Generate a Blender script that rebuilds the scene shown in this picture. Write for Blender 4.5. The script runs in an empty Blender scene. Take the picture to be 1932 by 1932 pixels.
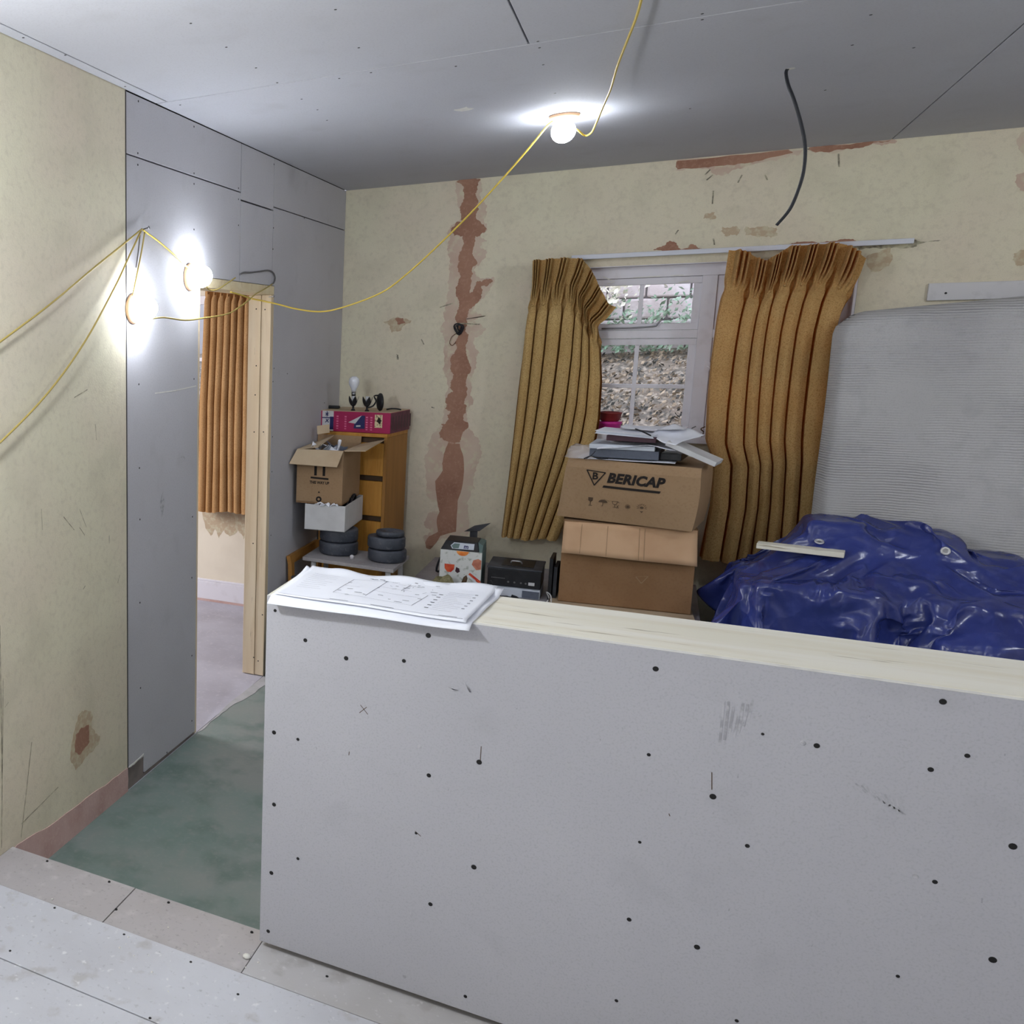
import bpy, bmesh, math, random
from mathutils import Vector, Matrix, noise

# ------------------------------------------------------------------ camera, light, exposure
sc = bpy.context.scene
col = sc.collection
PX, CXP, CYP = 1747.2641, 169.6385, 932.6676          # focal length and principal point (a crop from a wider photograph)
YAW, PITCH, ROLL = -0.5518, 0.1626, -0.0101
CAM = Vector((1.7046, 0.0205, 1.63))
_r = Vector((math.cos(YAW), -math.sin(YAW), 0)); _f = Vector((math.sin(YAW), math.cos(YAW), 0)); _u = Vector((0, 0, 1))
FW = _f*math.cos(PITCH) - _u*math.sin(PITCH); _u2 = _u*math.cos(PITCH) + _f*math.sin(PITCH)
RT = _r*math.cos(ROLL) + _u2*math.sin(ROLL); UP = _u2*math.cos(ROLL) - _r*math.sin(ROLL)
cam_data = bpy.data.cameras.new('camera'); cam = bpy.data.objects.new('camera', cam_data); col.objects.link(cam)
cam.matrix_world = Matrix(((RT.x, UP.x, -FW.x, CAM.x), (RT.y, UP.y, -FW.y, CAM.y), (RT.z, UP.z, -FW.z, CAM.z), (0, 0, 0, 1)))
cam_data.sensor_fit = 'HORIZONTAL'; cam_data.sensor_width = 36
cam_data.lens = PX/1932*36
cam_data.shift_x = (966-CXP)/1932; cam_data.shift_y = -(966-CYP)/1932
cam_data.clip_start = .02
sc.camera = cam
sc.view_settings.view_transform = 'Standard'; sc.view_settings.look = 'None'
sc.view_settings.gamma = 1; sc.view_settings.use_curve_mapping = False
sc.view_settings.exposure = 0.12

SKY = 3.4; LAMP = 88.0; FILL_BEHIND = 58.0
world = bpy.data.worlds.new('overcast_sky'); sc.world = world; world.use_nodes = True
bg = world.node_tree.nodes['Background']; bg.inputs[0].default_value = (.80, .86, 1.0, 1); bg.inputs[1].default_value = SKY
def area(name, loc, target, sx, sy, power, color):
    d = bpy.data.lights.new(name, 'AREA'); d.shape = 'RECTANGLE'; d.size = sx; d.size_y = sy; d.energy = power; d.color = color
    o = bpy.data.objects.new(name, d); col.objects.link(o); o.location = loc
    o.rotation_euler = (Vector(target)-Vector(loc)).to_track_quat('-Z', 'Y').to_euler(); return o
def bulb(name, loc, power, color=(.89, .94, 1.0)):
    d = bpy.data.lights.new(name, 'POINT'); d.energy = power; d.color = color; d.shadow_soft_size = .05
    o = bpy.data.objects.new(name, d); col.objects.link(o); o.location = loc; return o
# a string lamp behind left; the other two are unseen lamps added as fill
bulb('string_lamp_behind_left', (.28, 1.40, 1.80), 45); bulb('added_fill_behind_right', (3.5, .9, 2.2), 23); bulb('added_fill_beyond_frame', (3.9, 3.5, 2.40), 33)
# added area fills behind the camera and in the next room, no real openings
area('added_fill_behind', (.02, -1.1, 1.5), (2.0, -.2, 1.35), 1.7, 1.3, FILL_BEHIND, (.88, .93, 1.0))
area('added_fill_next_room', (-2.9, 4.2, 1.5), (-.6, 5.0, .2), 1.2, 1.2, 84, (.95, .95, 1.0))

def Pray(px, py): return FW + RT*((px-CXP)/PX) - UP*((py-CYP)/PX)
def onx(px, py, v): d = Pray(px, py); return CAM + d*((v-CAM.x)/d.x)
def ony(px, py, v): d = Pray(px, py); return CAM + d*((v-CAM.y)/d.y)
def onz(px, py, v): d = Pray(px, py); return CAM + d*((v-CAM.z)/d.z)

H, D, LO = 2.514, 5.766, -.15       # ceiling, window wall, lower floor level
random.seed(7)

# ------------------------------------------------------------------ materials
def rgb(r, g, b):
    def l(c):
        c /= 255.; return c/12.92 if c <= .04045 else ((c+.055)/1.055)**2.4
    return (l(r), l(g), l(b), 1)
def mat(name, base, rough=.7, metal=0, layers=(), bump=(), coord='Object', spec=.35, emit=None, stretch=(1, 1, 1), transl=None, alpha=None, coat=0):
    """layers: (scale, detail, lo, hi, colour, strength) noise masks mixed over the base; bump: (scale, strength, distance)"""
    m = bpy.data.materials.new(name); m.use_nodes = True; nt = m.node_tree; N = nt.nodes; L = nt.links
    b = N['Principled BSDF']; b.inputs['Roughness'].default_value = rough; b.inputs['Metallic'].default_value = metal
    b.inputs['Specular IOR Level'].default_value = spec; b.inputs['Coat Weight'].default_value = coat
    tc = N.new('ShaderNodeTexCoord'); mp = N.new('ShaderNodeMapping'); mp.inputs['Scale'].default_value = stretch
    L.new(tc.outputs[coord], mp.inputs[0])
    c = None
    rgbn = N.new('ShaderNodeRGB'); rgbn.outputs[0].default_value = base; c = rgbn.outputs[0]
    for k, (s, d, lo, hi, colr, st) in enumerate(layers):
        n = N.new('ShaderNodeTexNoise'); n.inputs['Scale'].default_value = s; n.inputs['Detail'].default_value = d
        n.noise_dimensions = '4D'; n.inputs['W'].default_value = 1.7*k
        L.new(mp.outputs[0], n.inputs['Vector'])
        r = N.new('ShaderNodeMapRange'); r.inputs['From Min'].default_value = lo; r.inputs['From Max'].default_value = hi
        r.inputs['To Max'].default_value = st; L.new(n.outputs['Fac'], r.inputs['Value'])
        mx = N.new('ShaderNodeMix'); mx.data_type = 'RGBA'; L.new(r.outputs[0], mx.inputs[0]); L.new(c, mx.inputs[6])
        mx.inputs[7].default_value = colr; c = mx.outputs[2]
    L.new(c, b.inputs['Base Color'])
    prev = None
    for k, (s, st, dist) in enumerate(bump):
        n = N.new('ShaderNodeTexNoise'); n.inputs['Scale'].default_value = s; n.inputs['Detail'].default_value = 4
        L.new(mp.outputs[0], n.inputs['Vector'])
        bp = N.new('ShaderNodeBump'); bp.inputs['Strength'].default_value = st; bp.inputs['Distance'].default_value = dist
        L.new(n.outputs['Fac'], bp.inputs['Height'])
        if prev: L.new(prev, bp.inputs['Normal'])
        prev = bp.outputs[0]
    if prev: L.new(prev, b.inputs['Normal'])
    if emit: b.inputs['Emission Color'].default_value = emit[0]; b.inputs['Emission Strength'].default_value = emit[1]
    if transl:
        t = N.new('ShaderNodeBsdfTranslucent'); t.inputs[0].default_value = transl[0]
        if prev: L.new(prev, t.inputs['Normal'])
        ms = N.new('ShaderNodeMixShader'); ms.inputs[0].default_value = transl[1]
        L.new(b.outputs[0], ms.inputs[1]); L.new(t.outputs[0], ms.inputs[2]); L.new(ms.outputs[0], N['Material Output'].inputs[0])
    if alpha is not None: b.inputs['Alpha'].default_value = alpha
    return m

M = {}
M['board'] = mat('grey_plasterboard_paper', rgb(191, 190, 196), .85, layers=[(1.6, 4, .35, .7, rgb(180, 179, 185), .8), (160, 2, .5, .75, rgb(166, 165, 171), .45), (9, 6, .58, .75, rgb(168, 167, 172), .35)], bump=[(260, .08, .002)])
M['board_ceiling'] = mat('ceiling_plasterboard_paper', rgb(193, 194, 202), .85, layers=[(1.2, 4, .35, .7, rgb(184, 184, 192), .8), (160, 2, .5, .75, rgb(170, 169, 176), .4), (6, 6, .58, .75, rgb(172, 171, 176), .3)], bump=[(260, .06, .002)])
M['board_front'] = mat('half_wall_plasterboard_paper', rgb(182, 181, 187), .85, layers=[(1.3, 4, .35, .7, rgb(172, 171, 177), .8), (220, 2, .5, .75, rgb(158, 157, 162), .5), (7, 6, .6, .78, rgb(160, 159, 164), .4)], bump=[(260, .08, .002)])
M['board_dark'] = mat('shaded_grey_plasterboard_paper', rgb(160, 159, 167), .85, layers=[(1.4, 4, .35, .7, rgb(150, 149, 156), .8), (180, 2, .5, .75, rgb(138, 137, 144), .4)], bump=[(260, .06, .002)])
M['gypsum'] = mat('white_gypsum_edge', rgb(222, 220, 214), .9, layers=[(30, 4, .5, .7, rgb(190, 186, 178), .5)])
M['yellow'] = mat('old_yellow_emulsion', rgb(217, 211, 187), .8, layers=[(2.0, 5, .4, .65, rgb(215, 203, 184), .9), (5.5, 5, .5, .72, rgb(198, 192, 170), .6), (45, 3, .5, .75, rgb(192, 183, 164), .5), (300, 2, .55, .7, rgb(176, 168, 150), .35)], bump=[(140, .22, .003), (8, .1, .01)])
M['cream'] = mat('cream_emulsion', rgb(226, 216, 198), .8, layers=[(4, 5, .45, .7, rgb(206, 194, 176), .6)])
M['plaster'] = mat('bare_brown_plaster', rgb(164, 125, 105), .9, layers=[(6, 5, .4, .65, rgb(146, 106, 88), .9), (70, 4, .5, .7, rgb(182, 144, 124), .5)], bump=[(90, .3, .004)])
M['plaster_halo'] = mat('pale_pink_plaster', rgb(204, 186, 168), .9, layers=[(5, 5, .42, .66, rgb(192, 166, 150), .9), (26, 5, .52, .66, rgb(206, 200, 174), .8)], bump=[(110, .2, .003)])
M['plaster_pink'] = mat('pink_skirting_plaster', rgb(202, 172, 166), .9, layers=[(9, 5, .4, .65, rgb(184, 150, 142), .8), (80, 4, .55, .7, rgb(212, 188, 180), .5)], bump=[(90, .3, .004)])
M['sole'] = mat('grimy_sole_plate', rgb(134, 124, 120), .9, layers=[(9, 4, .4, .65, rgb(104, 96, 94), .8)])
M['soot'] = mat('dark_soot_smudge', rgb(118, 112, 100), .9, layers=[(40, 4, .4, .62, rgb(196, 190, 164), .9)])
M['smear'] = mat('beige_filler_smear', rgb(186, 166, 140), .9, layers=[(40, 4, .45, .62, rgb(200, 192, 165), .9)])
M['green'] = mat('green_vinyl_floor', rgb(114, 130, 125), .5, layers=[(2.2, 6, .42, .62, rgb(134, 138, 135), .95), (6, 7, .48, .66, rgb(94, 112, 106), .85), (22, 6, .54, .7, rgb(132, 136, 132), .5), (60, 4, .54, .72, rgb(142, 146, 140), .35)], bump=[(60, .08, .003)])
M['dust'] = mat('dusty_grey_threshold', rgb(172, 170, 172), .8, layers=[(12, 5, .45, .65, rgb(150, 152, 150), .8)])
M['lilac'] = mat('grey_lilac_floor', rgb(178, 176, 187), .6, layers=[(4, 5, .4, .66, rgb(162, 158, 168), .9), (50, 4, .56, .7, rgb(205, 200, 206), .4)])
M['sheet_white'] = mat('pale_floor_sheet', rgb(198, 199, 206), .8, layers=[(3, 5, .4, .65, rgb(186, 186, 192), .9), (14, 6, .58, .68, rgb(168, 164, 162), .6), (70, 4, .6, .7, rgb(150, 150, 154), .5), (40, 3, .62, .7, rgb(222, 222, 224), .7)], bump=[(90, .12, .003)])
M['sheet_mid'] = mat('trodden_floor_sheet', rgb(184, 182, 184), .8, layers=[(3, 5, .4, .65, rgb(170, 167, 166), .9), (14, 6, .56, .68, rgb(156, 151, 148), .6), (60, 4, .6, .7, rgb(208, 207, 208), .5)], bump=[(90, .12, .003)])
M['sheet_brown'] = mat('grey_brown_floor_sheet', rgb(176, 171, 172), .8, layers=[(3, 5, .4, .65, rgb(162, 156, 154), .9), (16, 6, .56, .68, rgb(196, 192, 192), .5), (90, 4, .58, .7, rgb(140, 136, 134), .5)], bump=[(90, .12, .003)])
M['dark'] = mat('black_screw', rgb(26, 25, 25), .6)
M['seam'] = mat('dark_joint', rgb(54, 52, 53), .9)
M['timber'] = mat('planed_pine', rgb(226, 212, 180), .65, layers=[(3, 5, .4, .65, rgb(216, 198, 160), .9), (9, 6, .52, .7, rgb(196, 172, 132), .6), (40, 3, .66, .72, rgb(130, 110, 84), .8)], stretch=(.25, 4, 4), bump=[(60, .1, .002)])
M['timber_up'] = mat('upright_planed_pine', rgb(226, 210, 184), .65, layers=[(3, 5, .4, .65, rgb(214, 192, 160), .9), (9, 6, .52, .7, rgb(198, 172, 138), .6), (26, 3, .68, .74, rgb(120, 98, 74), .8)], stretch=(4, 4, .3))
M['cap'] = mat('pale_pine_capping', rgb(232, 228, 216), .65, layers=[(3, 5, .4, .65, rgb(226, 221, 204), .9), (8, 6, .5, .72, rgb(210, 198, 168), .5), (26, 4, .63, .7, rgb(150, 136, 110), .75)], stretch=(.22, 3.2, 3.2))
M['white_paint'] = mat('white_gloss_paint', rgb(222, 219, 226), .4, layers=[(14, 5, .55, .75, rgb(198, 192, 196), .5)])
M['white_dull'] = mat('white_batten_paint', rgb(205, 203, 206), .6, layers=[(20, 4, .55, .7, rgb(180, 178, 180), .5)])
M['metal'] = mat('dull_steel', rgb(150, 150, 152), .35, metal=1)
M['rail'] = mat('white_curtain_track', rgb(206, 208, 218), .4)
M['cord'] = mat('yellow_cable_sheath', rgb(206, 180, 78), .5)
M['cord_pale'] = mat('dusty_yellow_cable_sheath', rgb(172, 152, 84), .55)
M['black_cord'] = mat('black_cable_sheath', rgb(38, 40, 46), .5)
M['grey_cord'] = mat('grey_cable_sheath', rgb(104, 102, 104), .5)
M['lamp_base'] = mat('lamp_base_plastic', rgb(196, 160, 128), .5)
M['lamp'] = mat('lit_lamp_globe', rgb(255, 255, 255), .5, emit=((.87, .93, 1, 1), LAMP))
M['curtain'] = mat('ochre_woven_curtain', rgb(196, 166, 112), .95, layers=[(7, 5, .4, .65, rgb(184, 152, 98), .8), (190, 3, .47, .66, rgb(138, 108, 64), .85), (420, 2, .5, .7, rgb(214, 188, 138), .4)], bump=[(420, .35, .002)], transl=((.95, .28, .04, 1), .10), spec=.1)
M['curtain_backlit'] = mat('ochre_woven_curtain_backlit', rgb(196, 166, 112), .95, layers=[(7, 5, .4, .65, rgb(184, 152, 98), .8), (190, 3, .47, .66, rgb(138, 108, 64), .85), (420, 2, .5, .7, rgb(214, 188, 138), .4)], bump=[(420, .35, .002)], transl=((.98, .27, .03, 1), .23), spec=.1)  # same ochre cloth, daylight glow put in as stronger orange translucency
M['curtain_far'] = mat('rust_woven_curtain', rgb(186, 148, 104), .95, layers=[(7, 5, .4, .65, rgb(172, 132, 88), .8), (190, 3, .47, .66, rgb(138, 98, 60), .7)], bump=[(420, .35, .002)], transl=((.80, .36, .12, 1), .14), spec=.1)
M['card'] = mat('brown_cardboard', rgb(160, 132, 102), .85, layers=[(5, 4, .4, .65, rgb(150, 122, 92), .8), (90, 3, .5, .7, rgb(138, 110, 80), .4)])
M['card_dark'] = mat('darker_brown_cardboard', rgb(146, 112, 80), .85, layers=[(5, 4, .4, .65, rgb(134, 100, 68), .8), (90, 3, .5, .7, rgb(124, 92, 62), .4)])
M['card_in'] = mat('pale_cardboard_inner_face', rgb(206, 170, 136), .85, layers=[(6, 4, .4, .65, rgb(194, 156, 122), .8)])
M['card_grey'] = mat('dusty_cardboard_flap', rgb(196, 176, 148), .85, layers=[(6, 4, .4, .65, rgb(180, 158, 130), .8)])
M['ink'] = mat('black_print_ink', rgb(30, 24, 22), .8)
M['ink_soft'] = mat('faded_print_ink', rgb(84, 66, 50), .8)
M['paper'] = mat('white_paper', rgb(236, 238, 246), .7, layers=[(5, 3, .4, .7, rgb(226, 228, 238), .8)])
M['paper_edge'] = mat('bluish_paper_stack', rgb(206, 212, 222), .7, layers=[(60, 3, .4, .6, rgb(186, 192, 204), .8)], stretch=(.2, .2, 6))
M['pencil'] = mat('grey_print_line', rgb(92, 94, 106), .8)
M['grey_file'] = mat('slate_grey_binder', rgb(92, 98, 112), .6, layers=[(60, 3, .5, .7, rgb(74, 80, 92), .5)])
M['maroon'] = mat('dark_maroon_cover', rgb(66, 36, 48), .5)
M['black'] = mat('black_plastic', rgb(26, 26, 30), .45, layers=[(20, 4, .5, .7, rgb(52, 52, 56), .5)])
M['charcoal'] = mat('dusty_black_plastic', rgb(56, 58, 64), .6, layers=[(9, 5, .45, .68, rgb(84, 86, 92), .7)])
M['ply_dark'] = mat('reddish_brown_wood', rgb(110, 72, 50), .6, layers=[(6, 5, .4, .65, rgb(84, 54, 38), .8)], stretch=(.4, 4, 4))
M['pine'] = mat('honey_pine_veneer', rgb(196, 142, 64), .5, layers=[(5, 5, .4, .65, rgb(182, 126, 50), .9), (24, 4, .52, .7, rgb(160, 106, 42), .5)], stretch=(5, 5, .6))
M['pine_side'] = mat('duller_pine_side', rgb(166, 118, 58), .55, layers=[(5, 5, .4, .65, rgb(150, 104, 50), .9)], stretch=(4, 4, .5))
M['table'] = mat('dusty_grey_tabletop', rgb(164, 160, 162), .75, layers=[(6, 5, .42, .65, rgb(140, 136, 138), .9), (80, 3, .55, .7, rgb(184, 180, 180), .4)])
M['pink'] = mat('magenta_printed_carton', rgb(168, 34, 86), .5, layers=[(7, 4, .4, .65, rgb(146, 24, 72), .7)])
M['pink_end'] = mat('faded_maroon_carton_end', rgb(110, 62, 78), .6, layers=[(14, 4, .45, .62, rgb(84, 44, 58), .8)])
M['pink_print'] = mat('pale_pink_print', rgb(214, 110, 150), .6)
M['navy'] = mat('navy_print', rgb(36, 40, 92), .5)
M['offwhite'] = mat('offwhite_card', rgb(206, 206, 208), .7, layers=[(10, 4, .45, .66, rgb(190, 190, 192), .7)])
M['iron'] = mat('dark_vinyl_weight_plate', rgb(58, 62, 72), .5, layers=[(9, 5, .42, .66, rgb(84, 88, 98), .8), (50, 4, .55, .7, rgb(110, 112, 118), .5)], bump=[(40, .12, .004)])
def tarp_mat():
    m = mat('blue_tarpaulin', rgb(46, 58, 126), .27, layers=[(3, 5, .4, .65, rgb(36, 44, 100), .9), (18, 5, .55, .72, rgb(68, 80, 146), .55)], spec=.6)
    nt = m.node_tree; N = nt.nodes; L = nt.links; b = N['Principled BSDF']
    tc = N.new('ShaderNodeTexCoord'); nz = N.new('ShaderNodeTexNoise'); nz.inputs['Scale'].default_value = 4; nz.inputs['Detail'].default_value = 3
    L.new(tc.outputs['Object'], nz.inputs['Vector'])
    ad = N.new('ShaderNodeVectorMath'); ad.operation = 'MULTIPLY_ADD'; L.new(nz.outputs['Color'], ad.inputs[0]); ad.inputs[1].default_value = (.16, .16, .16); L.new(tc.outputs['Object'], ad.inputs[2])
    prev = None
    for sc_, st, ds in ((3.2, .8, .05), (8, .6, .02), (24, .35, .006)):
        v = N.new('ShaderNodeTexNoise'); v.inputs['Scale'].default_value = sc_; v.inputs['Detail'].default_value = 1.5; L.new(ad.outputs[0], v.inputs['Vector'])
        sb = N.new('ShaderNodeMath'); sb.operation = 'SUBTRACT'; L.new(v.outputs['Fac'], sb.inputs[0]); sb.inputs[1].default_value = .5
        ab = N.new('ShaderNodeMath'); ab.operation = 'ABSOLUTE'; L.new(sb.outputs[0], ab.inputs[0])
        bp = N.new('ShaderNodeBump'); bp.invert = True; bp.inputs['Strength'].default_value = st; bp.inputs['Distance'].default_value = ds; L.new(ab.outputs[0], bp.inputs['Height'])
        if prev: L.new(prev, bp.inputs['Normal'])
        prev = bp.outputs[0]
    L.new(prev, b.inputs['Normal']); return m
M['tarp'] = tarp_mat()
M['mattress'] = None
M['glass_bulb'] = mat('frosted_bulb_glass', rgb(228, 230, 238), .2, layers=[(20, 3, .4, .6, rgb(200, 204, 214), .5)], spec=.6)
M['camo'] = mat('olive_crumpled_cloth', rgb(128, 122, 92), .95, layers=[(22, 4, .45, .55, rgb(92, 88, 62), .9), (60, 4, .5, .65, rgb(160, 152, 120), .6)], bump=[(70, .4, .006)])
M['red_glaze'] = mat('dark_red_pot', rgb(128, 44, 44), .45)
M['pink_tub'] = mat('bright_pink_tub', rgb(198, 46, 142), .4)
M['stone'] = mat('pale_building_stone', rgb(206, 196, 200), .9, layers=[(3, 5, .4, .65, rgb(188, 172, 172), .9), (20, 5, .5, .7, rgb(222, 214, 216), .5)], bump=[(18, .4, .02)])
M['mortar'] = mat('grey_mortar', rgb(150, 146, 150), .95)
M['soil'] = mat('leafy_bank', rgb(120, 108, 98), .95, layers=[(10, 6, .42, .6, rgb(92, 88, 84), .9), (30, 5, .5, .62, rgb(164, 152, 140), .8)], bump=[(20, .8, .03)])
M['leaf_brown'] = mat('dead_leaf', rgb(168, 150, 130), .8, layers=[(30, 2, .4, .6, rgb(110, 98, 86), .9)])
M['leaf_green'] = mat('grey_green_leaf', rgb(112, 140, 118), .8, layers=[(12, 2, .4, .6, rgb(160, 178, 160), .9)])
M['leaf_dark'] = mat('dark_leaf', rgb(62, 62, 62), .8)
M['plastic_clear'] = mat('cloudy_plastic_film', rgb(214, 206, 204), .25, spec=.6, alpha=.55)
M['orange'] = mat('orange_fruit_print', rgb(226, 120, 50), .6, layers=[(30, 3, .4, .6, rgb(240, 170, 90), .7)])
M['juice'] = mat('red_juice_print', rgb(196, 52, 40), .6, layers=[(20, 3, .4, .6, rgb(220, 110, 60), .7)])
M['skin_print'] = mat('hand_photo_print', rgb(206, 138, 112), .6, layers=[(30, 3, .4, .6, rgb(170, 96, 78), .7)])
M['print_grey'] = mat('mottled_photo_print', rgb(214, 216, 214), .6, layers=[(40, 4, .55, .66, rgb(150, 158, 146), .8)])
M['teal'] = mat('dull_teal_carton_side', rgb(96, 116, 114), .6)
M['cream_print'] = mat('cream_photo_print', rgb(214, 198, 160), .6, layers=[(90, 3, .5, .6, rgb(90, 70, 56), .8)])
M['scuff'] = mat('graphite_scuff', rgb(158, 157, 162), .85, layers=[(60, 4, .42, .56, rgb(184, 183, 188), 1)])

def glass_mat():
    m = bpy.data.materials.new('window_glass'); m.use_nodes = True; nt = m.node_tree; N = nt.nodes; L = nt.links
    N.remove(N['Principled BSDF'])
    t = N.new('ShaderNodeBsdfTransparent'); t.inputs[0].default_value = (.97, .98, .98, 1)
    g = N.new('ShaderNodeBsdfGlossy'); g.inputs['Roughness'].default_value = .02
    fr = N.new('ShaderNodeFresnel'); fr.inputs[0].default_value = 1.45
    mx = N.new('ShaderNodeMixShader'); L.new(fr.outputs[0], mx.inputs[0]); L.new(t.outputs[0], mx.inputs[1]); L.new(g.outputs[0], mx.inputs[2])
    L.new(mx.outputs[0], N['Material Output'].inputs[0]); return m
M['glass'] = glass_mat()
def mattress_mat():
    m = mat('ribbed_grey_ticking', rgb(184, 183, 184), .85, layers=[(2.2, 4, .4, .65, rgb(172, 171, 172), .8), (14, 5, .55, .75, rgb(156, 155, 156), .45), (160, 2, .5, .7, rgb(158, 157, 158), .35)])
    nt = m.node_tree; N = nt.nodes; L = nt.links; b = N['Principled BSDF']; b.inputs['Roughness'].default_value = .95; b.inputs['Specular IOR Level'].default_value = .08
    tc = N.new('ShaderNodeTexCoord'); mp = N.new('ShaderNodeMapping'); mp.inputs['Scale'].default_value = (1, 1, 1); L.new(tc.outputs['Object'], mp.inputs[0])
    nz = N.new('ShaderNodeTexNoise'); nz.inputs['Scale'].default_value = 2.6; nz.inputs['Detail'].default_value = 4; L.new(mp.outputs[0], nz.inputs['Vector'])
    ad = N.new('ShaderNodeVectorMath'); ad.operation = 'MULTIPLY_ADD'; L.new(nz.outputs['Color'], ad.inputs[0]); ad.inputs[1].default_value = (0, 0, .035); L.new(mp.outputs[0], ad.inputs[2])
    w = N.new('ShaderNodeTexWave'); w.bands_direction = 'Z'; w.inputs['Scale'].default_value = 28; w.inputs['Distortion'].default_value = .6; w.inputs['Detail'].default_value = 1
    L.new(ad.outputs[0], w.inputs['Vector'])
    n2 = N.new('ShaderNodeTexNoise'); n2.inputs['Scale'].default_value = 3; L.new(mp.outputs[0], n2.inputs['Vector'])
    mr = N.new('ShaderNodeMapRange'); mr.inputs['From Min'].default_value = .35; mr.inputs['From Max'].default_value = .65; L.new(n2.outputs['Fac'], mr.inputs['Value'])
    ml = N.new('ShaderNodeMath'); ml.operation = 'MULTIPLY'; L.new(w.outputs['Fac'], ml.inputs[0]); L.new(mr.outputs[0], ml.inputs[1])
    bp = N.new('ShaderNodeBump'); bp.inputs['Strength'].default_value = .75; bp.inputs['Distance'].default_value = .005
    L.new(ml.outputs[0], bp.inputs['Height']); L.new(bp.outputs[0], b.inputs['Normal']); return m
M['mattress'] = mattress_mat()

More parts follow.
